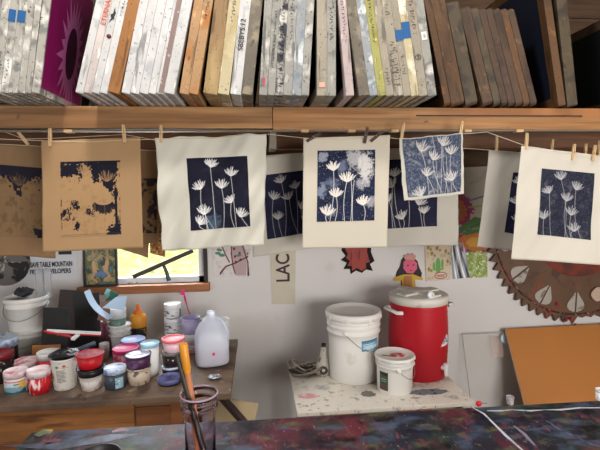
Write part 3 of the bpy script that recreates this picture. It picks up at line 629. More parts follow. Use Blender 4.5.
tag(MB().box((0, 0, 0), (.20, .02, .5), ).build('pale_board', mat('pale board', (190, 168, 132), .6, vary=.1, vscale=4), None, PY(226, 452, 2.05) , (-.1, .25, 0)), 'pale wooden board standing under the right end of the workbench', 'board')
# ------------------------------------------------------------------ tubs
def spot(cx, w, yb, yt, z=BZ):
    P = PZ(cx, yb, z); r = w / 2 / F * depth(P); d = ray(cx, yb); d.z = 0; d.normalize(); r = w / 2 / F * (depth(P) + r)
    return P.x + d.x * r, P.y + d.y * r, r, PY(cx, yt, P.y).z - z
def wallp(r0, r1, h, th=.0015, n=1):
    return [(r0 * .92, 0), (r0, .003), (r1, h), (r1 - th, h), (r0 - th, .004), (0.0, .004)]
def band(r0, r1, z0, z1, a0, a1, n=14):
    vs = []; 
    for k in range(n + 1):
        a = math.radians(a0 + (a1 - a0) * k / n); vs += [(r0 * math.cos(a), r0 * math.sin(a), z0), (r1 * math.cos(a), r1 * math.sin(a), z1)]
    return MB().add(vs, [(2 * k, 2 * k + 2, 2 * k + 3, 2 * k + 1) for k in range(n)], True)
def pm(name, c, rough=.4, **k): return mat(name, c, rough, **k)
GT = 'paint tubs on the workbench'
def tub(name, label, cx, w, yb, yt, body, lid=None, taper=.9, lidh=.22, base=None, open_paint=None, rim=1.04, lab=None, labang=(-140, -40), z=BZ, group=GT, cat='paint tub', hh=None, rr=None, dx=0):
    w *= .94
    if base is None: x, y, r, h = spot(cx + (.8 if cx < 100 else 0), w, yb, yt + 2.5, z); zb = z
    else: x, y, zb = base; r = w / 2 / F * depth((x, y, zb)); h = hh
    if hh: h = hh
    t = thing(name, label, cat, (x + dx, y, zb + .0004), (0, 0, random.uniform(-.3, .3)), group)
    bh = h - (h * lidh if lid else 0) * .8; rt = r / rim
    MB().lathe(wallp(rt * taper, rt, bh)).build('body', body, t)
    if lid:
        L = h * lidh; MB().lathe([(rt * 1.005, bh - L * .2), (r, bh - L * .2), (r, h - .002), (r * .975, h), (r * .93, h - .0005), (r * .91, h - .003), (0, h - .003)]).build('lid', lid, t)
    else:
        MB().lathe([(rt, bh - .006), (r, bh - .006), (r, bh), (rt * .97, bh), (rt * .97, bh - .006)], caps=False).build('rim', body, t)
        if open_paint: MB().lathe([(rt * .96, bh * .955), (0, bh * .95)]).build('paint', open_paint, t)
    if lab:
        def rz(f): return (rt * (taper + (1 - taper) * f) + .0006)
        lm, z0, z1 = lab
        if isinstance(lm, Ras):
            a0, a1 = labang
            def fn(u, v):
                a = np.radians(a0 + (a1 - a0) * u); f = z1 + (z0 - z1) * v; q = rt * (taper + (1 - taper) * f) + .0008
                return np.stack([q * np.cos(a), q * np.sin(a), bh * f], -1)
            grid_mesh('label_band', fn, lm, colmat('printed label', .4), t)
        else: band(rz(z0), rz(z1), bh * z0, bh * z1, *labang).build('label_band', lm, t)
    t['top'] = zb + h; return t
def on(t, dx=0, dy=0): return (t.location.x + dx, t.location.y + dy, t['top'] + .0006)
white_p = pm('white plastic', (214, 212, 208), layers=[((170, 160, 156), 30, .66, .04)])
whitebright = pm('clean white plastic', (226, 226, 226))
pinkwhite = pm('pink smeared white lid', (226, 208, 210), layers=[((206, 110, 130), 26, .58, .06)])
bluewhite = pm('blue smeared white lid', (196, 208, 226), layers=[((110, 140, 190), 30, .6, .06)])
red_p = pm('red paint', (186, 20, 32)); redwhite = pm('red with white drips', (190, 20, 34), layers=[((228, 210, 208), 30, .6, .03, (1.6, 1.6, .35))])
black_p = pm('black paint', (26, 24, 26), .35); darkglass = pm('dark ink jar', (40, 30, 30), .15); teal = pm('dark slate paint', (58, 66, 76), .3)
purple = pm('purple paint', (72, 36, 72), .4, layers=[((120, 90, 130), 30, .62, .04)]); hotpink = pm('hot pink paint', (228, 60, 128), .4); coral = pm('coral pink lid', (238, 110, 120), .4)
smear = pm('smeared white pot', (206, 198, 192), .5, layers=[((110, 100, 100), 34, .6, .03, (1, 1, .5)), ((190, 70, 80), 30, .7, .03)])
pinksmear = pm('pink smeared pot', (216, 176, 184), .5, layers=[((196, 50, 90), 28, .56, .04), ((90, 70, 80), 40, .66, .03)])
tanpot = pm('tan stained pot', (190, 172, 152), .5, layers=[((200, 60, 80), 26, .62, .03), ((90, 80, 84), 40, .6, .04)])
cleartub = mat('clear plastic', (240, 232, 236), .12, trans=.75, ior=1.2)
def lab_ras(seed, base=(226, 224, 220), cols=((60, 110, 130), (200, 170, 60), (40, 50, 70))):
    r = Ras(24, 16, 2, base); rd = random.Random(seed)
    for k in range(9):
        x, y = rd.uniform(0, 20), rd.uniform(0, 14); r.rect(x, y, x + rd.uniform(2, 9), y + rd.uniform(.6, 2), rd.choice(cols))
    return r
l1 = lab_ras(1, (206, 214, 216)); l1.rect(0, 10, 24, 16, (50, 84, 96)); l1.ell(12, 10, 9, 3, (120, 160, 176), 1, 3); l1.rect(18, 2, 23, 7, (220, 190, 50)); l1.rect(0, 0, 24, 1.4, (200, 60, 80))
tub('ink_jar', 'ink jar with pinkish lid and a teal and yellow label, front left', 16.5, 23, 395.5, 371, white_p, pinkwhite, .98, .27, lab=(l1, .05, .8), labang=(-165, -15))
tub('paint_pot', 'red pot with white drips and a pinkish lid, second in the front row', 39.5, 23, 396, 370, redwhite, pinkwhite, .88, .27)
l3 = Ras(30, 36, 2.2, (206, 200, 192)); l3.ell(10, 6, 1.8, 1.8, (60, 120, 70)); l3.ell(18, 5, 1.8, 1.8, (180, 60, 50))
for k in range(9): l3.rect(9, 10 + k * 1.8, 18 + (k % 3), 10.9 + k * 1.8, (110, 106, 104))
l3.ell(3, 20, 2, 5, (100, 120, 80), 1); l3.noise((150, 146, 140), 3, .68, .05, .7, 3)
tt = tub('plastic_container', 'tall white container with small printed text and crumpled black film on top', 65, 26.5, 392, 358, white_p, None, .84, lab=(l3, .05, .92), labang=(-150, -30), open_paint=black_p, cat='container')
# crumpled black cover
def crumple(name, loc, rx, ry, h, m, label, cat, seed=0, rot=0, parent=None):
    rs = np.random.RandomState(seed); mb = MB(); n = 14; vs = []; fs = []
    for j in range(7):
        for k in range(n):
            a = 2 * PI * k / n; f = math.sin(PI * (j + .4) / 7.2); q = f * (1 + rs.uniform(-.28, .28)); vs.append((rx * q * math.cos(a), ry * q * math.sin(a), h * (j / 6) * (1 + rs.uniform(-.15, .15)) if j else 0))
    for j in range(6):
        for k in range(n): fs.append((j * n + k, j * n + (k + 1) % n, (j + 1) * n + (k + 1) % n, (j + 1) * n + k))
    fs += [tuple(range(n)), tuple(6 * n + k for k in range(n))]; mb.add(vs, fs)
    o = mb.build(name, m, parent, loc, (0, 0, rot), bevel=.0008); 
    return tag(o, label, cat) if label else o
film = mat('black film', (30, 30, 34), .3)
b = on(tt); crumple('plastic_film', (b[0], b[1], b[2] - .001), .056, .05, .028, film, 'crumpled black plastic film capping the tall white container', 'plastic film', 3)
tub('paint_tub', 'low dark tub with a broad pink-edged white lid behind the front left jars', 26.5, 24.5, 379, 361, black_p, pinkwhite, .95, .45)
tub('paint_tub', 'white-lidded tub with bright red paint run down its side', 49, 22, 380, 352, redwhite, white_p, .92, .25)
tub('ink_jar', 'dark jar with an open red top at the left edge of the photo', 1, 26, 385, 353, darkglass, pm('dull red lid', (120, 24, 34), layers=[((60, 30, 36), 30, .6, .05)]), .98, .2)
tub('ink_jar', 'dark jar with a blue-white lid behind, at the left edge', 5, 26, 370, 338, darkglass, bluewhite, .98, .28)
t8 = tub('paint_cup', 'white smeared cup carrying a black lid and a red tub', 91, 24, 393, 376, smear, None, .78)
t8b = tub('pot_lid', 'flat black lid between the white cup and the red tub', 92, 28, 0, 0, black_p, None, .95, base=on(t8), hh=.033, cat='lid', group=GT)
tub('paint_tub', 'bright red open tub on the black lid, topmost of its stack', 91.5, 28.5, 0, 0, red_p, None, .82, base=on(t8b), hh=.060, open_paint=pm('drying red paint', (120, 30, 40), layers=[((170, 60, 70), 50, .55, .05)]))
lb = lab_ras(4, (150, 186, 200), ((90, 130, 160), (214, 222, 226)))
tub('ink_jar', 'small slate-blue jar with light blue lid in the front row', 116, 22.5, 391, 368, teal, bluewhite, .98, .25, lab=(lb, .1, .75), labang=(-75, -30))
t10 = tub('paint_pot', 'tan pot smeared with red carrying the purple tub', 139.5, 25.5, 387, 368, tanpot, None, .92)
tub('paint_tub', 'purple open tub with a pale dried rim, on the smeared tan pot', 139.5, 27, 0, 0, purple, None, .9, base=on(t10), hh=.056, open_paint=pm('pale dried paint', (176, 186, 204), layers=[((90, 80, 120), 40, .58, .05)]))
tub('paint_pot', 'pot with bright hot pink rim behind the slate-blue jar', 127, 27, 376, 349, pinksmear, hotpink, .92, .16)
tub('paint_tub', 'wide tub with a pale blue lid behind the hot pink pot', 134, 25, 362, 340, pinksmear, pm('sky blue lid', (140, 176, 220), layers=[((180, 150, 200), 30, .62, .04)]), .95, .3)
tub('paint_cup', 'tall white cup with a light blue lid right of the purple tub', 151, 19.5, 378, 343, whitebright, pm('powder blue lid', (160, 206, 228)), .9, .1, cat='cup')
t7 = tub('paint_tub', 'wide pale tub with a blue-grey lid behind the tall white container', 76, 26, 376, 353, smear, bluewhite, .95, .3)
tA = tub('ink_jar', 'dark jar with pale lid, lowest of the stack right of the tall cup', 172, 20, 377, 366, darkglass, bluewhite, .98, .25)
tB = tub('ink_jar', 'black-brown glass jar in the middle of the stack under the coral-lidded tub', 172, 18.5, 0, 0, darkglass, pm('grey lid', (120, 116, 118)), .98, .2, base=on(tA), hh=.068)
tub('paint_tub', 'clear tub with a coral pink lid, topmost of its stack', 177, 24, 0, 0, pm('milky pink plastic', (222, 186, 196), .3), coral, .82, .22, base=on(tB, .012), hh=.062)
tub('paint_tub', 'flat disc-like tub with a blue-purple top at the bench front', 170, 25, 387.5, 382, black_p, pm('blue purple lid', (96, 100, 150), layers=[((60, 50, 80), 30, .56, .05)]), .98, .7, hh=.026)
ls = lab_ras(9, (212, 214, 214), ((60, 90, 90), (90, 100, 104), (40, 60, 66)))
st = None
for i, l in enumerate(('white-lidded labelled jar, bottom of the stack below the window sill', 'white-lidded labelled jar, middle of the stack below the window sill', 'white-lidded labelled jar, top of the stack below the window sill')):
    st = tub('ink_jar', l, 174, 17.5, 348, 333, teal, whitebright, .98, .36, base=None if st is None else on(st), hh=.079, lab=(ls, .08, .9), labang=(-170, -10))
# lilac container and striped jars
tj = tub('ink_jar', 'striped white jar with a pink base behind the milk jug', 192, 17.5, 354, 338, pm('pink based jar', (214, 150, 176)), whitebright, .98, .5, hh=.10, lab=(ls, .35, .7), labang=(-170, -10))
tub('plastic_container', 'rounded translucent lilac container behind the milk jug', 191, 20, 0, 0, mat('lilac plastic', (196, 186, 222), .3, trans=.2), None, .9, base=on(tj), hh=.085, cat='container')
lw = Ras(40, 40, 2, (216, 222, 226)); 
for k in range(26): lw.ell(random.uniform(0, 40), random.uniform(0, 40), random.uniform(1, 2.5), random.uniform(.8, 2), random.choice(((60, 130, 170), (50, 70, 90), (220, 180, 60), (200, 80, 90), (80, 150, 110))))
tub('plastic_bucket', 'white bucket speckled with coloured paint behind the milk jug', 221, 20, 350, 319, whitebright, None, .9, lab=(lw, .05, .97), labang=(-175, -5), cat='bucket')
tub('paint_tin', 'grey lidded box tin between the labelled jar stack and the speckled bucket', 204, 15, 346, 317, pm('olive tin', (120, 120, 104)), pm('grey green lid', (150, 156, 140)), .98, .1, cat='tin')
# milk jug
x, y, r, h = spot(212.5, 35, 369, 316)
jm = mat('milky jug plastic', (236, 240, 250), .3, transl=.45)
t = thing('milk_jug', 'translucent plastic milk jug with pinkish water at the right of the bench', 'jug', (x, y, BZ + .0004), (0, 0, .2))
def sq(mb, prof, n=32, p=3.0):
    vs = []; fs = []
    for (r_, z_, k_) in prof:
        for q in range(n):
            a = 2 * PI * q / n; c_, s_ = math.cos(a), math.sin(a); e = 2 / k_
            vs.append((r_ * math.copysign(abs(c_) ** e, c_), r_ * math.copysign(abs(s_) ** e, s_), z_))
    for i in range(len(prof) - 1):
        for q in range(n): fs.append((i * n + q, i * n + (q + 1) % n, (i + 1) * n + (q + 1) % n, (i + 1) * n + q))
    return mb.add(vs, fs + [tuple(range(n))], True)
rj = r * .93
sq(MB(), [(rj * .8, 0, 3), (rj * .97, .008, 3.6), (rj, .02, 4), (rj, h * .48, 4), (rj * .95, h * .60, 3.4), (rj * .75, h * .74, 2.6), (rj * .45, h * .86, 2.1), (rj * .25, h * .92, 2), (rj * .23, h, 2)]).build('bottle', jm, t)
MB().tube([(rj * .2, -rj * .1, h * .90), (rj * .62, -rj * .35, h * .84), (rj * .86, -rj * .5, h * .66), (rj * .9, -rj * .55, h * .48)], .010, 10).build('handle', jm, t)
sq(MB(), [(rj * .9, .006, 3.6), (rj * .94, .02, 4), (rj * .94, h * .36, 4), (0.001, h * .362, 2)]).build('water', mat('pinkish water', (222, 190, 206), .2, trans=.3, ior=1.2), t)
MB().box((0, -rj * 1.0, h * .27), (.012, .002, .014)).build('pink_spot', hotpink, t)
# glue bottle
x, y, r, h = spot(139.5, 15.5, 345, 308)
t = thing('glue_bottle', 'amber glue bottle with orange nozzle cap below the window', 'bottle', (x, y, BZ + .0004))
MB().lathe([(r * .9, 0), (r, .004), (r, h * .70), (r * .92, h * .76), (r * .45, h * .80), (r * .42, h * .82)]).build('bottle', mat('amber glue', (214, 146, 44), .3), t)
MB().lathe([(r * .5, h * .80), (r * .5, h * .87), (r * .32, h * .9), (r * .14, h * 1.05), (r * .1, h * 1.06)]).build('nozzle_cap', mat('orange cap', (220, 110, 40), .4), t)
band(r + .0006, r + .0006, h * .12, h * .45, -170, -10).build('label_band', mat('black gold label', (40, 34, 30), .4, layers=[((200, 170, 110), 60, .6, .03)]), t)
# cup stack with papers and green tub
tc = tub('paint_cup', 'white ribbed cup stack holding papers behind the hot pink pot', 121, 21, 352, 324, white_p, None, .85, cat='cup')
for k in range(3): MB().lathe([(.0, 0)] and [(spot(121, 21, 352, 324)[2] * 1.0, 0), (spot(121, 21, 352, 324)[2] * 1.03, .003), (spot(121, 21, 352, 324)[2] * 1.0, .006)]).build('rib', white_p, tc, (0, 0, .10 - k * .025 + .03))
tub('plastic_container', 'muted green tub standing in the white cup', 117, 18, 0, 0, pm('muted green', (96, 124, 116)), pm('pale tissue', (206, 212, 214)), .85, .42, base=(tc.location.x - .01, tc.location.y, tc.location.z + .10), hh=.13, cat='container')
# fanned papers
def sheet3(name, label, cat, a, b, Y0, Y1, w, m, bend=.03, group=None):
    p0 = PY(*a, Y0); p1 = PY(*b, Y1); n = 10; d = (p1 - p0); side = Vector((.3, .9, .1)).normalized() * w; up = Vector((-d.z, 0, d.x)).normalized()
    vs = []; fs = []
    for i in range(n + 1):
        t_ = i / n; q = d * t_ + up * bend * math.sin(t_ * PI)
        for s in (0, 1):
            for th in (0, .003): vs.append(q + side * s + up * th)
    for i in range(n):
        o = i * 4; fs += [(o, o + 4, o + 6, o + 2), (o + 1, o + 3, o + 7, o + 5), (o, o + 1, o + 5, o + 4), (o + 2, o + 6, o + 7, o + 3)]
    fs += [(0, 2, 3, 1), (4 * n, 4 * n + 1, 4 * n + 3, 4 * n + 2)]
    return tag(MB().add(vs, fs, False).build(name, m, None, p0), label, cat, group)
YP = 2.36
sheet3('curled_sheet', 'light blue curled plastic sheet bending down beside the dark boards', 'sheet', (84, 292), (108, 320), YP - .10, YP - .12, .04, mat('light blue sheet', (170, 196, 224), .4), -.02)
def quad(name, label, corners, Y, m):
    P = [PY(a, b, Y + k * .012) for k, (a, b) in enumerate(corners)]; o = sum(P, Vector()) / 4; P = [p - o for p in P]; th = Vector((0, .0015, 0))
    mb = MB(); mb.add(P + [p + th for p in P], [(0, 3, 2, 1), (4, 5, 6, 7), (0, 1, 5, 4), (1, 2, 6, 5), (2, 3, 7, 6), (3, 0, 4, 7)]); return tag(mb.build(name, m, None, o), label, 'paper')
quad('paper_sheet', 'dark green paper fanned out behind the muted green tub', [(99, 309), (113, 291), (119, 294), (108, 312)], YP, mat('dark green paper', (30, 92, 70), .6))
quad('paper_sheet', 'pale blue paper fanned out above the muted green tub', [(102, 308), (116, 297), (127, 296), (124, 310)], YP - .05, mat('pale blue paper', (180, 206, 230), .6))
quad('paper_sheet', 'teal scrap of paper sticking up by the window sill', [(104, 294), (107, 288.5), (111, 290), (109, 296)], YP + .01, mat('teal paper', (110, 190, 200), .6))
quad('paper_sheet', 'brown folded paper leaning left of the muted green tub', [(97, 320), (101, 303), (110, 300), (110, 322)], YP - .06, mat('brown paper scrap', (120, 84, 74), .6))
# ink bottles
for cx, c, l in ((101.5, (104, 46, 58), 'small wine-red ink bottle with pale cap, left of two'), (110, (96, 56, 72), 'small plum ink bottle with pale cap, right of two')):
    x, y, r, h = spot(cx, 8, 350, 316)
    t = thing('ink_bottle', l, 'bottle', (x, y, BZ + .0004), group='small ink bottles'); MB().lathe([(r * .9, 0), (r, .003), (r, h * .7), (r * .5, h * .78), (r * .5, h * .82)]).build('bottle', pm('ink %d' % cx, c, .2), t); MB().lathe([(r * .55, h * .8), (r * .5, h)]).build('cap', whitebright, t)
# brush-shaped white tool standing by the ink bottles
x, y, r, h = spot(105, 8, 360, 338); tub('glue_pot', 'little pale wide-mouthed pot with a brush handle colour, in front of the ink bottles', 105, 10, 362, 342, pm('putty pot', (150, 140, 126)), white_p, .8, .3, cat='pot')
# left bucket
x, y, r, h = spot(30.5, 38, 357, 332)
def small_bucket(label, z0, h, r):
    t = thing('plastic_bucket', label, 'bucket', (x, y, z0), group='white buckets stacked under the poster')
    MB().lathe([(r * .80, 0), (r * .82, .004), (r * .90, h * .70), (r * .96, h * .71), (r * .96, h * .76), (r * .90, h * .77), (r * .91, h * .88)]).build('body', pm('bright white plastic', (236, 234, 230)), t)
    MB().lathe([(r * .9, h * .85), (r, h * .86), (r * 1.0, h * .95), (r * .98, h), (r * .9, h), (r * .88, h - .006), (0, h - .006)]).build('lid', pm('bright white plastic', (236, 234, 230)), t)
    MB().tube([(r * 1.0 * math.cos(a), -abs(r * 1.0 * math.sin(a)) * 1.02 - .002, h * .8 - h * .42 * math.sin(a)) for a in [PI * k / 14 for k in range(15)]], .0014, 6).build('wire_handle', steel, t)
small_bucket('lower white bucket at the left, under another white bucket', BZ + .0004, h, r)
h2 = PY(30.5, 299, y - r).z - BZ - h
small_bucket('upper white bucket at the left, carrying clear glasses', BZ + h - .005, h2, r * 1.04); h = h + h2 - .005
zt = BZ + h; q = PY(25, 297, y)
crumple('cloth_cap', (q.x, y - .01, zt - .004), .045, .04, .05, mat('black cap fabric', (40, 42, 46), .6), 'black crumpled lump of a cap on the left bucket lid', 'cap', 5)
for px, hh_, l in ((40.5, .15, 'tall clear drinking glass on the bucket lid, left one'), (48.5, .15, 'tall clear drinking glass on the bucket lid, right one')):
    q = PY(px, 297, y - .005); t = thing('drinking_glass', l, 'glass', (q.x, y - .005, zt - .0055), group='clear glasses on the bucket')
    MB().lathe([(.018, 0), (.020, hh_), (.0188, hh_), (.0168, .004), (0, .004)]).build('glass_wall', mat('clear glass', (235, 238, 242), .05, trans=.8, ior=1.05, alpha=.45), t)
# leaning boards
def lean_board(name, label, px0, px1, ytop, ybase, m, ang=10, th=.008, rz=0, cat='board', extra=None, z=BZ, roll=0, bev=.001):
    a = PZ(px0, ybase, z); b = PZ(px1, ybase, z); Y = (a.y + b.y) / 2; w = (b.x - a.x); cx = (a.x + b.x) / 2
    top = PY((px0 + px1) / 2, ytop, Y + .03).z - z; L = top / math.cos(math.radians(ang))
    o = MB().span((-w / 2, 0, 0), (w / 2, th, L)).build(name, m, None, (cx, Y, z + th * math.sin(math.radians(ang)) * 0 + .001), (-math.radians(ang), roll, rz), bevel=bev)
    return tag(o, label, cat)
blk = mat('black panel', (18, 17, 17), .5, vary=.2, vscale=10)
o = lean_board('thin_board', 'black thin board with two small metal studs leaning against the bucket', 41, 66, 308, 366, blk, 6, roll=.06)
for zz in (.10, .15): MB().lathe([(.003, 0), (.0, .002)], 10).build('stud', steel, o, (.012, 0, zz), (PI / 2, 0, 0))
lean_board('thin_board', 'dark brown panel leaning behind the studded black panel', 54, 79, 291, 351, mat('dark brown panel', (46, 29, 22), .5, vary=.2, vscale=6), 8, roll=.10)
lean_board('thin_board', 'black panel leaning right of the dark brown one', 77, 101, 294, 352, blk, 8, roll=-.05)
lean_board('thin_board', 'narrow black strip panel with grey edge between the leaning boards', 71, 78, 295, 345, mat('charcoal', (30, 30, 34), .4), 8, roll=.12)
lean_board('orange_board', 'small orange-brown hardboard piece behind the white-lidded red tub', 33, 60, 344, 367, mat('hardboard orange', (176, 116, 66), .6), 5)
# squeegees
def squeegee(label, a, b, Y, hgt, bl, hd, rub):
    p0 = PY(*a, Y); p1 = PY(*b, Y - .02); L = (p1 - p0).length; ang = -math.atan2(p1.z - p0.z, p1.x - p0.x)
    t = thing('squeegee', label, 'squeegee', (p0 + p1) / 2, (0, ang, 0))
    MB().box((0, 0, 0), (L, .012, hgt)).build('holder', bl, t, bevel=.002); MB().box((0, -.001, -hgt / 2 - .003), (L * .98, .006, .008)).build('rubber_blade', rub, t)
    MB().box((.02, -.03, -.012), (.018, .07, .012)).build('handle', hd, t, bevel=.002); return t
squeegee('white squeegee with red rubber edges lying across the tubs in front of the dark boards', (48, 330), (100, 334), 2.16, .013, whitebright, whitebright, red_p)
seg('red_strip', PY(44, 331, 2.14), PY(76, 338, 2.10), .010, .006, red_p, 'thin red plastic strip below the white squeegee', 'strip')
b = on(t7); q = PY(82, 348, t7.location.y)
squeegee('blue-grey squeegee blade resting on the pale tub lid', (70, 352), (94, 343), t7.location.y - .01, .014, mat('blue grey plastic', (110, 124, 148), .4), mat('blue grey plastic', (110, 124, 148), .4), teal)
x, y, r, h = spot(80, 24, 354, 336); 
tag(MB().span((-.05, -.02, 0), (.05, .03, h)).build('black_box', black_p, None, (x, y + .02, BZ + .0005), bevel=.003), 'black box in the clutter just under the white squeegee', 'box')
q = PZ(215, 379, BZ)
crumple('foil_lump', (q.x, q.y, BZ), .030, .018, .022, mat('crumpled foil', (180, 186, 196), .25, metal=.7), 'crumpled silver foil on the bare right end of the bench', 'foil', 8)
# window sill things
q = PY(100, 287, WALL - .02); zsill = wb
fr = thing('framed_picture', 'small dark-framed painted picture of two figures standing on the window sill', 'picture', (PY(100, 250, WALL - .01).x, WALL - .03, wb + .001), (-math.radians(4), 0, 0))
fw = PY(117, 260, WALL).x - PY(83, 260, WALL).x; fh = PY(100, 235, WALL).z - wb
mb = MB(); b_ = .013
mb.span((-fw / 2, 0, 0), (fw / 2, .016, b_)); mb.span((-fw / 2, 0, fh - b_), (fw / 2, .016, fh)); mb.span((-fw / 2, 0, b_), (-fw / 2 + b_, .016, fh - b_)); mb.span((fw / 2 - b_, 0, b_), (fw / 2, .016, fh - b_)); mb.build('frame', mat('black frame', (30, 30, 34), .4), fr)
r = Ras(40, 56, 2.2, (92, 96, 62)); 
for c, s_ in (((60, 76, 48), 1), ((140, 130, 84), 2), ((70, 110, 120), 3), ((40, 46, 40), 4), ((170, 150, 100), 5)): r.noise(c, 5, .56, .1, .8, s_)
for (fx, fy_, sg) in ((11, 30, 1), (29, 28, -1)):
    r.ell(fx, fy_, 2, 2.6, (190, 150, 106)); r.line([(fx, fy_ + 2), (fx + 2 * sg, fy_ + 12)], 5, (196, 156, 112)); r.line([(fx + 2 * sg, fy_ + 12), (fx - 3 * sg, fy_ + 18), (fx + 4 * sg, fy_ + 23)], 3, (186, 146, 104)); r.line([(fx, fy_ + 5), (fx + 6 * sg, fy_ + 8)], 1.8, (196, 156, 112))
r.ell(20, 44, 8, 4, (90, 120, 160), 1.4, 3)
grid_mesh('painting', lambda u, v: np.stack([(u - .5) * (fw - 2 * b_), u * 0 + .004, (1 - v) * (fh - 2 * b_) + b_], -1), r, colmat('printed label', .4), fr)
MB().span((-fw / 2 + .003, .006, .003), (fw / 2 - .003, .014, fh - .003)).build('backing', blk, fr)
# black T squeegee on sill
bz = mat('bronze tool', (70, 62, 54), .4)
t = thing('window_squeegee', 'dark T-shaped window squeegee propped on the sill against the glass', 'squeegee', PY(169, 281, WALL - .02))
o_ = t.location.copy(); p0 = PY(133, 277, WALL - .02) - o_; p1 = PY(193, 250.5, WALL - .02) - o_
d = (p1 - p0); mid = (p0 + p1) / 2 
MB().box((0, 0, 0), (d.length, .014, .026)).build('blade_channel', bz, t, mid, (0, -math.atan2(d.z, d.x), 0), bevel=.002)
p2 = PY(163, 264, WALL - .02) - o_; MB().tube([p2, p2 * .5 + Vector((.004, 0, 0)), (0, 0, .002)], [.009, .011, .013], 10).build('handle', mat('dark green grip', (44, 60, 56), .4), t)
q = PY(133, 282, WALL + .02); tag(MB().lathe([(.02, 0), (.02, .008), (0, .012)], 16, sx=1.5).build('window_latch', mat('grey latch', (130, 126, 118), .4), None, (q.x, WALL + .02, wb + .0)), 'small grey latch knob lying on the window sill', 'latch')
# pink drip
dr = thing('paint_drip', 'bright pink paint drip running down the wall below the window corner', 'paint drip', PY(184, 288, WALL - .003))
o_ = dr.location.copy()
MB().tube([PY(x_, y_, WALL - .0015) - o_ for x_, y_ in ((184, 293), (185, 298), (187, 306), (190, 315), (191, 323))], [.004, .007, .003, .0035, .001], 6).build('drip', hotpink, dr); MB().box((0, -.048, -.016), (.022, .002, .034)).build('splash', hotpink, dr)
MB().tube([PY(x_, y_, WALL - .001) - o_ for x_, y_ in ((194, 293), (194, 322))], .0012, 6).build('drip', mat('faint pink', (222, 180, 196), .6), dr)
# ================================================================== WALL ITEMS (left)
YW = WALL - .004
def flat(name, label, cat, corners, m=None, ras=None, Y=YW, th=.002, curl=0, group=None):
    c = [np.array(PY(x, y, Y)) for x, y in corners]; o = sum(c) / 4; c = [q - o for q in c]
    if ras is None:
        mb = MB(); vs = [Vector(q) for q in c] + [Vector(q) + Vector((0, th, 0)) for q in c]
        mb.add(vs, [(0, 3, 2, 1), (4, 5, 6, 7), (0, 1, 5, 4), (1, 2, 6, 5), (2, 3, 7, 6), (3, 0, 4, 7)]); ob = mb.build(name, m, None, o)
    else:
        def f(u, v):
            P = ((1 - u) * (1 - v))[..., None] * c[0] + (u * (1 - v))[..., None] * c[1] + (u * v)[..., None] * c[2] + ((1 - u) * v)[..., None] * c[3]
            P[..., 1] -= curl * np.sin(u * 7 + v * 3) ** 2; return P
        ob = grid_mesh(name, f, ras, m or colmat('ink on sheet', .75), None, o); sd = ob.modifiers.new('thickness', 'SOLIDIFY'); sd.thickness = .001; sd.offset = -1
    return tag(ob, label, cat, group)
post = flat('poster', 'white protest poster with black capital lettering at the far left', 'poster', [(-30, 236), (78, 236), (77, 279), (-30, 288)], mat('poster paper', (206, 208, 214), .5))
blacki = mat('black ink', (36, 36, 42), .6)
o_ = post.location
def ptext(txt, px, py, h, rotdeg=0, fit=0):
    p = PY(px, py, YW) - o_; return text_part(txt, h, blacki, post, (p.x, p.y - .0012, p.z), (PI / 2, -math.radians(rotdeg), 0), fit=fit, bold=h * .03)
ptext('SAVE TABLE MOUNTAIN', 51.5, 264.5, .042, .6, .240); ptext('FROM DEVELOPERS', 50.5, 271.5, .038, .6, .235)
p = PY(65, 252, YW) - o_; MB().box((p.x, p.y - .001, p.z), (.075, .001, .03)).build('dark_photo', blacki, post)
r = Ras(40, 34, 2.2, (120, 118, 116)); r.noise((40, 40, 42), 6, .5, .08, .9, 5); r.noise((180, 178, 174), 5, .6, .1, .8, 8); r.line([(10, 18), (30, 12)], 3, (40, 38, 38)); r.line([(24, 10), (34, 26)], 2.5, (50, 46, 44)); r.line([(6, 26), (30, 26)], 2, (60, 56, 54))
pc = PY(4, 262, YW) - o_
def disc(u, v): a = u * 2 * PI; rr = v * .150; return np.stack([pc.x + rr * np.cos(a), pc.y - .0016 + 0 * u, pc.z + .0 + rr * np.sin(a) * .95], -1)
r2 = Ras(90, 24, 2, (110, 106, 104)); r2.noise((40, 38, 40), 7, .5, .08, .9, 5); r2.noise((184, 180, 176), 6, .62, .1, .8, 8)
grid_mesh('round_photo', disc, r2, colmat('ink on sheet', .75), post)
# floral scrap
r = Ras(42, 34, 2.4, (216, 210, 208)); r.noise((190, 182, 180), 5, .55, .2, .7, 3)
dk = (84, 30, 44)
for l in ([(8, 30), (14, 24), (24, 21), (34, 17), (38, 12)], [(22, 2), (20, 12), (22, 24), (24, 30)], [(28, 0), (33, 10), (38, 20), (39, 32)], [(30, 0), (34, 8)], [(8, 2), (14, 14), (18, 20)]): r.line(l, 1.3, dk)
r.poly([(20, 2), (32, 2), (38, 14), (36, 32), (24, 32), (21, 18)], (180, 160, 160)); 
for x, y in ((23, 8), (29, 12), (24, 15), (30, 18), (26, 5), (25, 20)): r.ell(x, y, 1.3, 1.3, (140, 36, 60))
for x, y in ((7, 9), (10, 14), (5, 12), (28, 14)): r.ell(x, y, 3, 1.3, (80, 130, 110), 1)
for l in ([(20, 2), (20, 12), (22, 24), (24, 30)], [(30, 0), (34, 10), (38, 20), (38, 32)], [(8, 31), (14, 24), (24, 21), (38, 15)]): r.line(l, 1.1, dk)
flat('floral_cloth', 'small white cloth scrap with maroon branches and dots pinned right of the window', 'cloth', [(213, 240), (251, 240), (251, 277), (213, 277)], None, r, curl=.003)
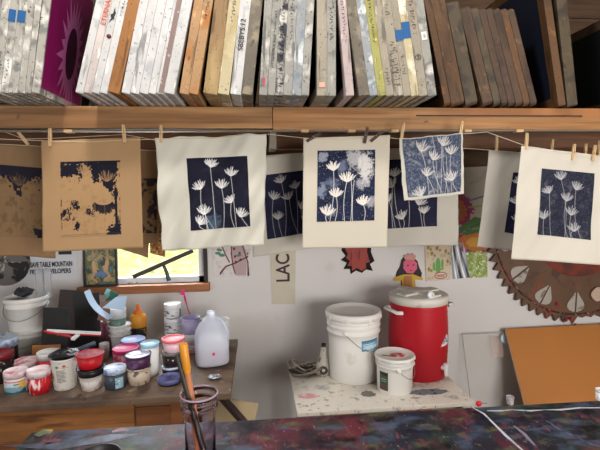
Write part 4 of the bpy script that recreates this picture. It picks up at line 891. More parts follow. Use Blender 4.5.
# vertical strip
st_ = flat('lettered_strip', 'beige vertical fabric strip lettered sideways in dark ink', 'fabric strip', [(270, 238), (296, 238), (295, 304), (272, 304)], mat('beige strip', (198, 190, 172), .8, vary=.06, vscale=8, bump=.4, bscale=16))
p = PY(283.5, 268, YW) - st_.location; text_part('LAC', .12, mat('dark brown ink', (60, 38, 48), .6), st_, (p.x, p.y - .003, p.z), (PI / 2, -PI / 2, 0), fit=.175, bold=.002)
# red figure
def cutout(name, label, cat, pts, m, Y=YW - .004, th=.006, parent=None, org=None):
    P = [PY(x, y, Y) for x, y in pts]; o = org if org is not None else sum(P, Vector()) / len(P)
    ob = MB().prism([(p.x - o.x, p.z - o.z) for p in P], (Y - o.y), (Y - o.y) + th, 'y').build(name, m, parent, None or (0, 0, 0) if parent else o)
    if not parent: tag(ob, label, cat)
    return ob, o
base, o_ = cutout('red_cutout', 'red-brown cut-out with a jagged black outline hanging above the tall bucket', 'wall decoration', [(342, 236), (372, 236), (371, 252), (374.5, 261), (370, 264), (373, 271), (366, 269.5), (362, 273), (356, 270.5), (351, 274), (350, 269), (344, 269), (347, 263), (341, 260), (346, 256), (342, 251)], mat('matte black paper', (18, 16, 18), .9))
cutout('red_panel', '', '', [(346, 236), (368, 236), (367, 252), (370, 262), (366, 263), (366, 268), (362, 271), (357, 268), (352, 271), (352, 266), (347.5, 266), (350, 261), (346, 258), (348, 254), (345, 249)], mat('brick red', (150, 62, 54), .7, layers=[((110, 40, 38), 20, .6, .05, (3, 1, .5))]), Y=YW - .006, th=.003, parent=base, org=o_)
# crowned doll
base, o_ = cutout('paper_doll', 'crowned paper doll with pink face, black hair and yellow dress above the red cooler', 'doll', [(396, 277), (397, 272), (400, 267), (401.5, 260), (404, 257), (413, 257), (417.5, 261), (419.5, 268), (422, 273), (421, 278), (415, 279), (415.5, 288), (401.5, 288), (401, 279)], mat('doll hair', (40, 30, 36), .7), th=.008)
def dc(name, pts, m, k): return cutout(name, '', '', pts, m, Y=YW - .004 - .0015 * k, th=.002, parent=base, org=o_)
ye = mat('yellow dress', (196, 160, 40), .6)
dc('dress', [(394, 277.5), (403, 274.5), (414, 274.5), (423, 278), (422.5, 280.5), (415, 279.5), (415.5, 291), (401.5, 291), (402, 280.5), (394.5, 281)], ye, 1); dc('apron', [(404, 276), (412, 276), (412, 290), (404, 290)], mat('ochre apron', (170, 110, 60), .6), 2)
dc('face', [(403.5, 262), (408, 258.5), (413, 259), (417, 263), (417, 269), (413, 273.5), (407, 273), (403.5, 268.5)], mat('pink face', (206, 84, 116), .6), 2)
for e in ((408, 265.5), (413.5, 265)): dc('eye', [(e[0] - .9, e[1] - .7), (e[0] + .9, e[1] - .7), (e[0] + .9, e[1] + .7), (e[0] - .9, e[1] + .7)], black_p, 3)
dc('mouth', [(409.5, 270), (412.5, 270), (411, 271.3)], mat('dark red mouth', (120, 24, 40), .6), 3)
dc('crown', [(405, 259.5), (403.5, 254.5), (406.5, 256), (408, 253), (410.5, 255.5), (413, 253), (414.5, 256), (416, 255), (415, 260)], mat('gold pink crown', (190, 140, 120), .6), 3)
# packets on wall
r = Ras(30, 36, 2.4, (206, 190, 168)); r.noise((170, 150, 120), 3, .6, .08, .6, 2); r.ell(15, 22, 3, 8, (110, 160, 90)); r.ell(10, 22, 1.5, 4, (110, 160, 90)); r.ell(20, 20, 1.5, 5, (110, 160, 90)); r.line([(10, 25), (20, 25)], 1.6, (110, 160, 90))
r.ell(18, 31, 7.5, 3.4, (150, 50, 50)); r.ell(18, 31, 6.5, 2.6, (216, 204, 186)); r.line([(13, 30.6), (23, 30.6)], .9, (150, 60, 60)); r.line([(14, 32), (22, 32)], .7, (150, 60, 60))
for x, y in ((4, 4), (8, 10), (24, 8), (26, 18), (4, 24), (14, 5)): r.ell(x, y, 1.6, 2.2, (170, 120, 60), 1); r.ell(x + 3, y + 2, 1.4, 1.4, (120, 150, 90), 1)
flat('seed_packet', 'tan printed packet with a green cactus and a red oval on the wall', 'packet', [(424.5, 243), (451, 243), (450.5, 279.5), (426, 281.5)], None, r, curl=.002)
r = Ras(22, 34, 2.4, (150, 150, 156)); r.line([(3, 0), (10, 34)], 3, (40, 42, 60)); r.line([(9, 0), (14, 34)], 2, (230, 232, 236)); r.line([(13, 0), (19, 34)], 3, (60, 66, 90)); r.line([(2, 10), (4, 34)], 1.5, (224, 226, 230))
flat('plastic_bag', 'shiny grey and black striped plastic bag on the wall', 'plastic bag', [(450.5, 242), (463, 242), (471, 277.5), (453, 279)], colmat('shiny bag', .25), r, curl=.004)
r = Ras(22, 30, 2.4, (150, 160, 80)); r.noise((100, 140, 70), 2.5, .5, .1, .8, 4); r.noise((222, 226, 190), 1.5, .68, .04, 1, 6)
flat('green_packet', 'glittery yellow-green packet on the wall, right of the striped bag', 'packet', [(464, 252), (487, 250), (487.5, 277), (470, 278)], colmat('shiny bag', .25), r, curl=.002)
r = Ras(40, 90, 2.2, (170, 160, 146)); r.ell(6, 45, 15, 16, (150, 66, 100), .8, 2); r.ell(4, 46, 11, 12, (190, 110, 66), .6, 3); r.ell(2, 47, 6, 7, (200, 160, 76)); r.ell(24, 78, 22, 14, (140, 60, 84), .8, 4); r.ell(22, 78, 15, 10, (184, 112, 60), .6, 5); r.ell(22, 79, 8, 5, (200, 150, 70), .6, 6)
r.poly([(4, 66), (22, 52), (40, 56), (34, 66), (14, 72)], (86, 116, 70)); r.line([(5, 70), (38, 54)], .8, (60, 96, 56)); r.line([(14, 36), (34, 30), (40, 36)], 1.6, (90, 100, 150)); r.line([(16, 42), (38, 40)], 1.4, (130, 150, 90)); r.noise((150, 140, 150), 4, .68, .08, .5, 8)
flat('flower_painting', 'colourful painting of orange and magenta flowers half hidden by the hanging sheets', 'painting', [(452, 168), (492, 166), (493, 253), (452, 252)], None, r, curl=.001)
# brown carved round
cc = PY(580, 225, WALL - .02); Rr = (PY(580, 225, WALL).z - PY(580, 322, WALL).z)
leather = mat('brown painted wood', (96, 68, 48), .55, vary=.2, vscale=6, layers=[((116, 64, 40), 5, .62, .08), ((76, 50, 38), 12, .62, .05)])
t = thing('carved_sunburst', 'large round brown carved wall piece with saw-toothed rim and silver petals', 'wall sculpture', (cc.x, WALL - .03, cc.z))
N = 64; pts = []
for k in range(N * 2):
    a = 2 * PI * k / (2 * N); rr = Rr * (1.0 if k % 2 else .93); pts.append((rr * math.cos(a), max(-Rr * .945, rr * math.sin(a)) if math.cos(a) > -.02 else rr * math.sin(a)))
MB().prism(pts, 0, .02, 'y').build('toothed_disc', leather, t)
MB().tube([(Rr * .905 * math.cos(a), -.004, Rr * .905 * math.sin(a)) for a in [2 * PI * k / 60 for k in range(61)]], .006, 6).build('beaded_ring', mat('dark bead ring', (72, 36, 34), .4, layers=[((170, 140, 120), 60, .6, .03), ((150, 40, 60), 20, .62, .04)]), t)
MB().lathe([(Rr * .52, 0), (Rr * .5, .008), (0, .010)], 40).build('red_centre', mat('dark red centre', (120, 52, 36), .6, layers=[((80, 46, 44), 8, .55, .08)]), t, (0, 0, 0), (PI / 2, 0, 0))
silver = mat('grey silver leaf', (168, 160, 152), .35, layers=[((110, 96, 86), 20, .62, .05)])
for k in range(2, 15):
    a = -PI / 2 + (k - 8) * PI / 7.0 - .04
    for s in (-1, 1):
        mb = MB(); n = 12; L = Rr * .20; W_ = Rr * .055; vs = [(0, 0, 0)] 
        out = [(s * (.010 + W_ * math.sin(PI * (i / n) ** .75) ** .9 * (1.5 - .9 * i / n) * 1.2), -L / 2 + L * i / n) for i in range(n + 1)]
        out += [(s * .006, L / 2), (s * .006, -L / 2)]
        o = mb.prism(out, -.007, .0, 'y').build('petal', silver, t, (Rr * .78 * math.cos(a), 0, Rr * .78 * math.sin(a)), (0, -(a + PI / 2) , 0), bevel=.002)
for k in range(5):
    q = PY(*((549, 311), (557, 304), (571, 319), (575, 325), (566, 320))[k], WALL - .035) - t.location; MB().lathe([(.0, -.008), (.013, -.003), (.012, .004), (0, .008)], 10, sx=.8).build('red_bead', mat('crimson bead', (170, 30, 54), .4), t, (q.x, -.006, q.z), (PI / 2, .4, 0))
r = Ras(24, 24, 3, (206, 186, 166)); 
q = PY(597, 294, WALL - .035) - t.location
for rr in (2.5, 5, 7.5, 10): 
    for k in range(int(rr * 4)): a = 2 * PI * k / int(rr * 4); r.ell(12 + rr * math.cos(a), 12 + rr * math.sin(a), .55, .55, (110, 66, 56))
r.a[np.hypot(r.X - 12, r.Y - 12) > 11.5] = lin((120, 84, 60))[:3]
def disc2(u, v): rr = .05; x = (u - .5) * 2; z = (v - .5) * 2; k = np.sqrt(1 - x * x / 2), np.sqrt(1 - z * z / 2); return np.stack([x * k[1] * rr + q.x, u * 0 - .014, -z * k[0] * rr + q.z], -1)
grid_mesh('lace_medallion', disc2, r, colmat('printed label', .4), t)
MB().lathe([(.05, 0), (.05, .012), (0, .012)], 24).build('medallion_base', leather, t, (q.x, -.001, q.z), (PI / 2, 0, 0))
# ================================================================== WHITE TABLE
WZ = .60
A = PZ(297, 413, WZ); B = PZ(475, 402, WZ); D = PZ(289, 366, WZ)
tf, tb = (A.y + B.y) / 2, D.y; tl, tr = A.x, B.x
tabm = mat('paint spattered white top', (222, 214, 202), .6, layers=[((170, 158, 146), 24, .62, .04), ((60, 60, 70), 60, .72, .015), ((130, 124, 118), 90, .70, .02), ((186, 90, 100), 9, .72, .02), ((60, 84, 110), 22, .73, .015), ((206, 180, 110), 14, .74, .015), ((96, 106, 110), 5, .68, .04)])
wt_ = thing('white_table', 'low paint-spattered white table standing against the wall', 'table', ((tl + tr) / 2, (tf + tb) / 2, 0))
hw, hd_ = (tr - tl) / 2, (tb - tf) / 2
MB().span((-hw, -hd_, WZ - .022), (hw, hd_, WZ)).build('tabletop', tabm, wt_, bevel=.004)
MB().span((-hw + .05, -hd_ + .04, WZ - .09), (hw - .05, -hd_ + .06, WZ - .022)).build('apron', mat('table apron', (150, 140, 130), .7), wt_)
for x_ in (-.24, .06, .16): MB().span((x_, -hd_ + .012, WZ - .040), (x_ + .07, -hd_ + .04, WZ - .022)).build('cleat', mat('orange cleat', (170, 104, 48), .6), wt_)
for sx in (-1, 1):
    for sy in (-1, 1): MB().box((sx * (hw - .06), sy * (hd_ - .06), (WZ - .022) / 2), (.04, .04, WZ - .022)).build('leg', mat('table leg', (160, 152, 140), .6), wt_)
for cx, cy, rx, ry, m, nm, lab in ((300, 382, .06, .03, mat('pink smear', (214, 150, 158), .5, layers=[((222, 206, 198), 30, .52, .05)]), 'pink', 0), (428, 392, .12, .035, mat('grey blue smear', (112, 126, 132), .5, layers=[((40, 44, 54), 40, .6, .03)]), 'blue', 0), (368, 394, .04, .035, mat('grey smear', (120, 112, 104), .5, layers=[((60, 56, 54), 40, .6, .03)]), 'grey', 0)):
    q = PZ(cx if cx != 300 else 309, cy if cx != 300 else 396, WZ); n = 30; rs = random.Random(cx)
    vs = [(q.x - wt_.location.x + rx * math.cos(2 * PI * k / n) * rs.uniform(.75, 1.1), q.y - wt_.location.y + ry * math.sin(2 * PI * k / n) * rs.uniform(.75, 1.1), WZ + .0006) for k in range(n)]
    MB().add(vs, [tuple(range(n))]).build('paint_smear', m, wt_)
# tall bucket
bw = mat('white pail', (242, 239, 234), .4, layers=[((214, 206, 198), 9, .7, .08)])
def pail(label, cx, w, yb, yt, ribs, extra):
    x, y, r, h = spot(cx, w, yb, yt, WZ); t = thing('plastic_bucket', label, 'bucket', (x, y, WZ + .0008)); rb = r * .9
    prof = [(rb * .97, 0), (rb, .006), (rb * 1.03, h * .60)]
    for z_ in ribs: prof += [(rb * 1.05, h * z_), (rb * 1.11, h * (z_ + .004)), (rb * 1.11, h * (z_ + .022)), (rb * 1.05, h * (z_ + .026))]
    prof += [(rb * 1.06, h * .92)]
    MB().lathe(prof, 48).build('body', bw, t)
    MB().lathe([(rb * 1.06, h * .90), (rb * 1.14, h * .90), (rb * 1.16, h * .965), (rb * 1.13, h), (rb * 1.05, h), (rb * 1.03, h - .008), (rb * .5, h - .006), (0, h - .006)], 48).build('lid', bw, t)
    for k in range(16): a = 2 * PI * k / 16; MB().box((0, 0, 0), (.004, .018, h * .05)).build('lid_tab', bw, t, (rb * 1.155 * math.cos(a), rb * 1.155 * math.sin(a), h * .93), (0, 0, a)) if ribs[0] < .8 and k % 2 else None
    return t, rb, h
t, rb, h = pail('tall white five-gallon bucket with ribbed rim and blue label on the spattered table', 353.5, 53, 387, 317, (.70, .79, .86), None)
def bail(t, rb, h, z0, drop, a0, a1):
    pts = [(rb * 1.12 * math.cos(math.radians(a0 + (a1 - a0) * k / 16)), rb * 1.12 * math.sin(math.radians(a0 + (a1 - a0) * k / 16)) - .004, z0 - drop * math.sin(PI * k / 16)) for k in range(17)]
    MB().tube(pts, .0018, 6).build('wire_handle', steel, t)
    for a in (a0, a1): MB().lathe([(.012, 0), (.010, .010), (0, .012)], 14).build('handle_boss', bw, t, (rb * 1.08 * math.cos(math.radians(a)), rb * 1.08 * math.sin(math.radians(a)), z0), (PI / 2, 0, math.radians(a + 90)))
bail(t, rb, h, h * .74, .10, -118, 5)
r = Ras(26, 16, 2.4, (80, 156, 196)); r.rect(0, 0, 26, 3, (60, 110, 150)); r.ell(14, 11, 12, 3, (196, 220, 232), 1, 2); r.line([(2, 6), (20, 6)], 1, (230, 240, 244)); r.line([(2, 8), (16, 8)], .8, (220, 232, 240))
def arc(rad, z0, z1, a0, a1):
    def fn(u, v): a = np.radians(a0 + (a1 - a0) * u); return np.stack([rad * np.cos(a), rad * np.sin(a), z1 + (z0 - z1) * v], -1)
    return fn
grid_mesh('blue_label', arc(rb * 1.045, h * .49, h * .64, -84, -36), r, colmat('printed label', .4), t)
t, rb, h = pail('small white pail with a red and green lid sticker at the table front', 394.5, 38, 397.5, 361, (.74, .82), None)
bail(t, rb, h, h * .70, .05, -95, 0)
r = Ras(12, 26, 2.4, (60, 84, 66)); r.rect(1, 1, 11, 5, (30, 34, 34)); r.rect(3, 18, 9, 24, (120, 60, 60)); r.line([(3, 10), (9, 10)], 1, (190, 196, 180)); r.line([(3, 13), (9, 13)], 1, (160, 176, 150))
grid_mesh('green_label', arc(rb * 1.045, h * .12, h * .62, -160, -128), r, colmat('printed label', .4), t)
MB().lathe([(rb * .42, 0), (rb * .42, .001), (0, .001)], 24, sx=1, sy=.8).build('lid_sticker', mat('red sticker', (190, 60, 66), .4, layers=[((230, 200, 196), 60, .56, .03)]), t, (rb * .12, -.01, h - .0055)); MB().box((0, 0, 0), (rb * .55, .012, .001)).build('green_leaf', mat('olive leaf print', (120, 130, 70), .5), t, (-rb * .5, -.01, h - .005), (0, 0, -.4))
# cooler
x, y, r, _ = spot(417.5, 58, 384, 309, WZ); Yf = PZ(416.5, 385, WZ).y; h = PY(416.5, 309, Yf).z - WZ; H2 = PY(416.5, 301, Yf).z - WZ
redc = mat('cooler red', (178, 16, 34), .42); lidc = mat('stained cooler lid', (212, 206, 196), .4, layers=[((160, 140, 120), 12, .68, .05), ((190, 90, 90), 18, .74, .02)])
t = thing('drink_cooler', 'red round drink cooler with stained white lid on the spattered table', 'cooler', (x, y, WZ + .0008))
prof = [(r * .90, 0), (r * .93, .01)]
for k in range(12):
    z_ = .03 + (h - .06) * k / 11; prof += [(r * (.935 + .05 * math.sin(PI * (k + .3) / 12)), z_), (r * (.945 + .05 * math.sin(PI * (k + .5) / 12)), z_ + .008)]
prof += [(r * .95, h)]
MB().lathe(prof, 56).build('body', redc, t)
MB().lathe([(r * .93, h), (r * .98, h + .001), (r * .99, H2 - .008), (r * .96, H2), (r * .86, H2 + .004), (0, H2 + .006)], 56).build('lid', lidc, t)
hm = MB()
for k in range(4):
    a = PI / 4 * .6 + k * PI / 2; hm.prism([(-.022, -.0), (.022, 0), (.034, r * .82), (-.034, r * .82)], 0, .018, 'z') if False else None
    rot = Matrix.Rotation(a, 3, 'Z'); hm.box(rot @ Vector((0, r * .42, H2 + .008)), (.07, r * .80, .014), rot)
hm.lathe([(.05, H2 + .004), (.045, H2 + .020), (.0, H2 + .022)], 24); hm.build('lid_grip', lidc, t, bevel=.005)
MB().lathe([(.018, 0), (.018, .02), (.010, .022), (.010, .01)], 20).build('spout_cap', whitebright, t, (.02, -r * .72, H2 + .016), (PI / 2 * .8, 0, 0))
for s in (-1, 1):
    hz = h * .93
    a = math.radians(-158 if s < 0 else 12); c_ = Vector((math.cos(a), math.sin(a), 0)); tg = Vector((-c_.y, c_.x, 0))
    MB().tube([c_ * r * .97 - tg * .055 + Vector((0, 0, hz)), c_ * (r * 1.16) - tg * .05 + Vector((0, 0, hz + .004)), c_ * (r * 1.16) + tg * .05 + Vector((0, 0, hz - .004)), c_ * r * .97 + tg * .055 + Vector((0, 0, hz - .008))], .010, 10).build('handle', whitebright, t)
a = math.radians(-56); MB().tube([(r * .93 * math.cos(a), r * .93 * math.sin(a), .075), (r * 1.12 * math.cos(a), r * 1.12 * math.sin(a), .075)], .014, 12).build('spigot', whitebright, t)
MB().tube([(r * 1.09 * math.cos(a), r * 1.09 * math.sin(a), .10), (r * 1.10 * math.cos(a), r * 1.10 * math.sin(a), .035)], [.014, .010], 12).build('spigot_tap', whitebright, t)
r_ = Ras(14, 16, 3, (178, 16, 34)); r_.poly([(1, 15), (10, 1), (14, 4), (14, 15)], (226, 228, 232)); r_.line([(5, 12), (9, 5), (12, 12)], 1.4, (40, 70, 140)); r_.line([(6, 10), (12, 10)], 1.2, (40, 70, 140))
grid_mesh('triangular_sticker', arc(r * .995, h * .46, h * .62, -66, -38), r_, colmat('printed label', .4), t)
# cable tangle
blackcab = mat('grey cable', (122, 112, 104), .5)
q = PZ(306, 376, WZ); t = thing('cable_tangle', 'tangle of grey and black cables at the left end of the spattered table', 'cables', (q.x, q.y + .02, WZ))
rd = random.Random(4)
for k in range(6):
    rx, ry = rd.uniform(.05, .10), rd.uniform(.04, .08); cx, cy = rd.uniform(-.03, .03), rd.uniform(-.02, .03); tl_ = rd.uniform(.2, .9); ph = rd.uniform(0, 6)
    pts = [(cx + rx * math.cos(a), cy + ry * math.sin(a), .008 + tl_ * .045 * (1 + math.sin(a + ph))) for a in [2 * PI * i / 24 * .95 for i in range(25)]]
    MB().tube(pts, .0035, 6).build('cable', blackcab if k % 2 else mat('pale cable', (176, 164, 150), .5), t)
MB().tube([(.02, 0, .03), (.06, -.03, .02), (.085, -.05, .012)], .006, 8).build('tan_plug_lead', mat('tan lead', (180, 140, 90), .5), t)
crumple('dark_pad', (0, .02, 0), .085, .06, .03, mat('dark pad', (60, 54, 52), .7), None, None, 12, 0, t)
# heat gun
q = PZ(327, 377, WZ); t = thing('heat_gun', 'dirty white hand-held dryer standing nose down left of the tall bucket', 'heat gun', (q.x - .022, q.y + .03, WZ))
gm = mat('dirty white tool', (190, 182, 170), .5, layers=[((110, 100, 92), 30, .64, .04)])
MB().lathe([(.030, 0), (.040, .015), (.040, .06), (.030, .085), (.018, .12), (.016, .165), (.010, .17)], 24, sx=1, sy=.8).build('housing', gm, t, (0, 0, 0), (0, .06, 0))
MB().lathe([(.024, 0), (.024, .006), (.014, .007), (.014, .002), (0, .002)], 20).build('air_inlet', mat('dark inlet', (60, 60, 60), .5), t, (.002, -.030, .040), (PI / 2, 0, 0)); MB().lathe([(.010, 0), (.0, .004)], 12).build('inlet_hub', gm, t, (.002, -.034, .040), (PI / 2, 0, 0))
MB().lathe([(.014, 0), (.012, .02), (0, .021)], 16).build('nozzle', black_p, t, (.008, 0, .165), (0, .06, 0))
# ================================================================== RIGHT LEANING SHEETS
def lean_floor(name, label, pxs, ytop, Yt, Yb, m, th, cat, dz=0, z0=.0, edge=None, tilt=0):
    a = PY(pxs[0], ytop, Yt); b = PY(pxs[1], ytop, Yt); zt_ = a.z; w = b.x - a.x; ang = math.atan2(Yt - Yb, zt_ - z0); L = (zt_ - z0) / math.cos(ang)
    o = MB().span((0, 0, 0), (w, th, L)).build(name, m, None, (a.x, Yb, z0), (-ang, tilt, 0), bevel=.001); return tag(o, label, cat), w, L, th
ob, w, L, th = lean_floor('hardboard_sheet', 'large orange-brown hardboard sheet leaning on the wall at right', (506, 640), 329, 2.70, 2.30, mat('orange hardboard', (176, 112, 50), .45, vary=.04, vscale=2), .008, 'board', tilt=-.008)
MB().span((-.004, -.001, 0), (.0, th, L)).build('pale_edge', mat('board edge', (150, 130, 110), .6), ob)
ob, w, L, th = lean_floor('acrylic_sheet', 'clear acrylic sheet leaning on the wall between the cooler and the hardboard', (462, 511), 334, 2.725, 2.50, mat('acrylic', (250, 248, 244), .04, trans=1, ior=1.12, alpha=.35), .005, 'acrylic sheet')
for e in ((0, 0, .004, L), (0, L - .004, w, L)): MB().span((e[0], -.0005, e[1]), (e[2], th, e[3])).build('edge', mat('acrylic edge', (160, 150, 140), .4), ob)
MB().span((w * .55, -.001, L - .16), (w * .78, 0, L - .02)).build('faint_pink_patch', mat('faint pink film', (220, 170, 150), .5, alpha=.12), ob)  # see-through pink patch near the top of the acrylic
crumple('tape_residue', (w * .86, -.002, L - .075), .032, .002, .062, mat('pale blue residue', (190, 214, 224), .3), None, None, 3, 0, ob)
# ================================================================== FOREGROUND TABLE
FZ = .92
P0 = PZ(32, 432, FZ); P1 = PZ(640, 398, FZ); 
ex = (P1 - P0); ex.z = 0; W_ = ex.length; ex.normalize(); ey = Vector((ex.y, -ex.x, 0)); ang = math.atan2(ex.y, ex.x)
ftm = mat('paint smeared work table', (42, 37, 43), .5, vary=.3, vscale=7, layers=[((42, 64, 54), 5, .53, .07, (1, 1.8, 1)), ((92, 40, 48), 5.5, .55, .07, (1.6, .8, 1)), ((34, 34, 52), 5, .56, .09), ((92, 90, 60), 13, .62, .07, (1, 2, 1)), ((106, 58, 66), 20, .63, .08, (2, 1, 1)), ((126, 118, 126), 50, .68, .04, (3, 1, 1)), ((128, 106, 70), 26, .74, .05), ((20, 18, 22), 16, .59, .08), ((74, 84, 104), 9, .61, .07, (1, 2, 1))], bump=.12, bscale=50)
ftm.node_tree.nodes['Principled BSDF'].inputs['Specular IOR Level'].default_value = .2
ft = thing('work_table', 'dark paint-smeared work table across the foreground', 'table', P0, (0, 0, ang))
TD = 1.3
MB().span((0, -TD, -.03), (W_, 0, 0)).build('tabletop', ftm, ft, bevel=.003)
for x_, y_ in ((.08, -.08), (W_ - .08, -.08), (.08, -TD + .08), (W_ - .08, -TD + .08)): MB().span((x_ - .04, y_ - .04, -FZ), (x_ + .04, y_ + .04, -.03)).build('leg', ply2, ft)
def smear_on(pts, wds, m, nm='paint_sheen_streak'):
    P = [PZ(x_, y_, FZ) for x_, y_ in pts]; inv = Matrix.Rotation(-ang, 3, 'Z'); P = [inv @ (p - P0) for p in P]; vs = []; n = len(P)
    for i, p in enumerate(P):
        d = (P[min(i + 1, n - 1)] - P[max(i - 1, 0)]).normalized(); s_ = Vector((-d.y, d.x, 0)) * wds[i]; vs += [p + s_ + Vector((0, 0, .0008)), p - s_ + Vector((0, 0, .0008))]
    MB().add(vs, [(2 * i, 2 * i + 1, 2 * i + 3, 2 * i + 2) for i in range(n - 1)]).build(nm, m, ft)
wpnt = mat('white streak', (190, 192, 204), .5, layers=[((110, 110, 130), 30, .6, .04)])
smear_on([(473, 408), (484, 414), (495, 425), (506, 436), (522, 450), (540, 465)], [.002, .004, .0035, .005, .003, .004], wpnt)
smear_on([(487, 411), (500, 411), (512, 410), (530, 411), (545, 410), (560, 410), (580, 408), (610, 408)], [.002, .005, .0015, .005, .001, .005, .004, .003], wpnt)
smear_on([(514, 426), (524, 434), (537, 448)], [.003, .006, .003], mat('faint streak', (130, 120, 136), .5, layers=[((70, 60, 80), 30, .55, .05)]))
smear_on([(545, 420), (560, 430), (590, 444), (620, 452)], [.002, .003, .004, .003], mat('faint blue streak', (90, 96, 128), .5, layers=[((50, 46, 70), 30, .5, .05)]))
smear_on([(36, 436), (44, 432), (52, 431.5)], [.012, .018, .01], mat('yellow dab', (170, 150, 70), .5, layers=[((90, 100, 70), 20, .5, .08)])); smear_on([(46, 443), (54, 441), (60, 441)], [.01, .014, .008], mat('red dab', (160, 60, 70), .5, layers=[((90, 50, 60), 20, .5, .08)])); smear_on([(112, 432), (120, 430), (128, 430)], [.006, .01, .006], mat('rose dab', (150, 90, 100), .5, layers=[((90, 70, 80), 20, .5, .08)]))
smear_on([(0, 446), (60, 446), (110, 438), (140, 434)], [.0, .02, .02, .0], mat('slate smear', (96, 104, 124), .5, layers=[((54, 56, 70), 14, .5, .08)]))  # slate-grey window sheen on the table's left end, laid on as colour
# black bowl at the bottom edge
q = PZ(98, 463, FZ); tag(MB().lathe([(.045, 0), (.056, .012), (.060, .02), (.057, .02), (.05, .012), (0, .006)], 40).build('black_bowl', black_p, None, (q.x, q.y, FZ + .0005)), 'black ink bowl cut off by the bottom edge of the photo', 'bowl')
# jar with brushes
Yj = .98; Pc = PY(199, 394, Yj); rj = 18.5 / F * depth(Pc); hj = Pc.z - FZ
t = thing('clear_jar', 'tall clear plastic jar holding brushes on the foreground table', 'jar', (Pc.x, Yj, FZ + .0005))
cj = mat('pink tinted clear plastic', (252, 242, 248), .05, trans=1, ior=1.12)
MB().lathe([(rj * .78, 0), (rj * .82, .004), (rj * .82, hj * .80), (rj * .88, hj * .84), (rj * .93, hj * .87), (rj * .93, hj * .885), (rj * .98, hj * .89), (rj * .98, hj * .91), (rj * .93, hj * .915), (rj * .93, hj * .95), (rj, hj * .96), (rj, hj), (rj * .95, hj), (rj * .88, hj * .95), (rj * .86, hj * .86), (rj * .76, hj * .8), (rj * .76, .008), (0, .008)], 48).build('jar_wall', cj, t)
MB().lathe([(rj * .955, hj - .001), (rj * 1.0, hj - .001), (rj * 1.01, hj + .0025), (rj * .96, hj + .003)], 48, caps=False).build('rim', mat('rim plastic', (206, 180, 196), .15, trans=.5, ior=1.3), t)
def stick(name, label, top, bot, Yt, Yb, prof, m2, cat):
    a = PY(*bot, Yb); b = PY(*top, Yt); d = b - a; L = d.length; th_ = thing(name, label, cat, a); th_.rotation_mode = 'QUATERNION'; th_.rotation_quaternion = d.to_track_quat('Z', 'Y')
    for nm, pts, m in prof: MB().lathe([(r_, z_ * L) for r_, z_ in pts], 16, sx=1, sy=.85 if 'flat' in m2 else 1).build(nm, m, th_)
    return th_
oh = mat('orange dipped handle', (206, 134, 36), .4); wh = mat('bare wood handle', (176, 110, 72), .5, vary=.25, vscale=8, stretch=(3, 3, .6), layers=[((90, 70, 50), 20, .66, .04)])
stick('paintbrush', 'broad wooden brush handle with orange dipped end, in the clear jar', (183, 344), (204, 480), Yj - .015, Yj + .0, [('orange_tip', [(.0085, .80), (.0105, .83), (.0115, .995), (.0105, 1.0)], oh), ('handle', [(.012, .05), (.0115, .3), (.0085, .6), (.0085, .82)], wh)], 'flat', 'brush')
stick('paintbrush', 'thin blackened stick handle leaning in the clear jar', (176.5, 354), (212, 480), Yj - .012, Yj - .02, [('handle', [(.007, .02), (.007, .4), (.006, .8), (.004, .98), (.002, 1.0)], mat('blackened wood', (44, 40, 34), .5, layers=[((110, 80, 50), 20, .66, .04)]))], '', 'brush')
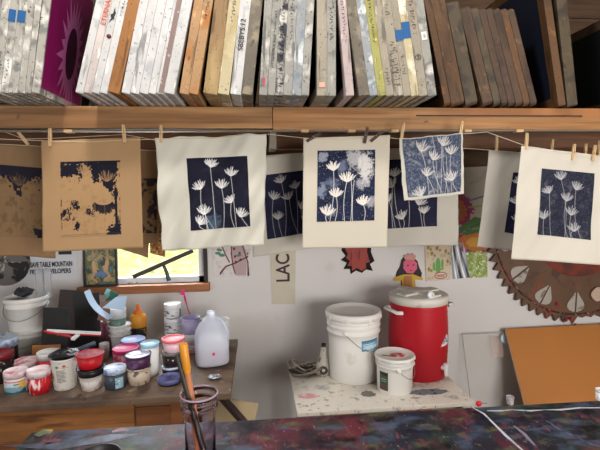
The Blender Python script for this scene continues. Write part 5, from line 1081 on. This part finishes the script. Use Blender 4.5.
# small right-hand things
q = PZ(599, 401, FZ)
tub('small_jar', 'little white jar with a black band at the right edge of the foreground table', 601, 11, 402, 389, whitebright, white_p, .98, .2, z=FZ, group=None, lab=(black_p, .1, .5), cat='jar')
tub('glass_vial', 'tiny clear glass vial at the foot of the hardboard sheet', 510, 8, 405.5, 395.5, cleartub, None, .9, z=FZ, group=None, cat='vial')
q = PZ(477, 404, FZ); t = thing('red_clamp', 'small red screw knob by the corner of the white table', 'knob', (q.x, q.y - .012, FZ)); MB().lathe([(.006, 0), (.009, .004), (.009, .012), (.004, .016), (0, .017)], 14).build('knob', red_p, t); MB().tube([(0, 0, .008), (.03, .002, .006)], .002, 6).build('screw', steel, t)
# ================================================================== LIGHT
def area(name, loc, tgt, sx, sy, power, col):
    l = bpy.data.lights.new(name, 'AREA'); l.shape = 'RECTANGLE'; l.size = sx; l.size_y = sy; l.energy = power; l.color = col
    o = bpy.data.objects.new(name, l); C.objects.link(o); o.location = loc; o.rotation_euler = (Vector(tgt) - Vector(loc)).to_track_quat('-Z', 'Y').to_euler(); return o
area('assumed_window_fill', (1.7, -1.6, 1.35), (.2, 2.4, 1.0), 1.8, 1.3, 118, (1.0, .97, .92))  # added area lamp standing in for an assumed window behind the camera
area('added_left_fill', (-2.4, -1.0, 2.0), (-.3, 2.0, 1.5), 1.0, 1.0, 24, (.92, .96, 1.0))  # unseen cool fill lamp added behind left; the wall there has no window
area('skylight_stand_in', (-.45, .86, 3.52), (-.3, 1.6, 0), .30, .25, 40, (1, .97, .92))  # unseen lamp added to stand in for sun through a skylight
area('skylight_stand_in', (1.3, .8, 3.52), (1.1, 1.5, 0), .9, .4, 22, (1, .97, .92))  # unseen soft overhead light, same stand-in over the right half
area('window_daylight', ((wl + wr) / 2, WALL + .3, (wb + wt) / 2 + .1), ((wl + wr) / 2 + .2, 1.5, .9), .8, .6, 20, (.95, .98, 1.0))
s = bpy.data.lights.new('sun', 'SUN'); s.energy = 7; s.angle = .01; s.color = (1, .97, .9); so = bpy.data.objects.new('sun', s); C.objects.link(so); so.rotation_euler = (math.radians(38), 0, math.radians(-20))
w = bpy.data.worlds.new('world'); sc.world = w; w.use_nodes = True; nt = w.node_tree; bg = nt.nodes['Background']; bg.inputs[0].default_value = (.75, .85, 1, 1); bg.inputs[1].default_value = 1.2
sc.view_settings.view_transform = 'Standard'; sc.view_settings.look = 'None'; sc.view_settings.exposure = 0.0; sc.view_settings.gamma = 1; sc.view_settings.use_curve_mapping = False
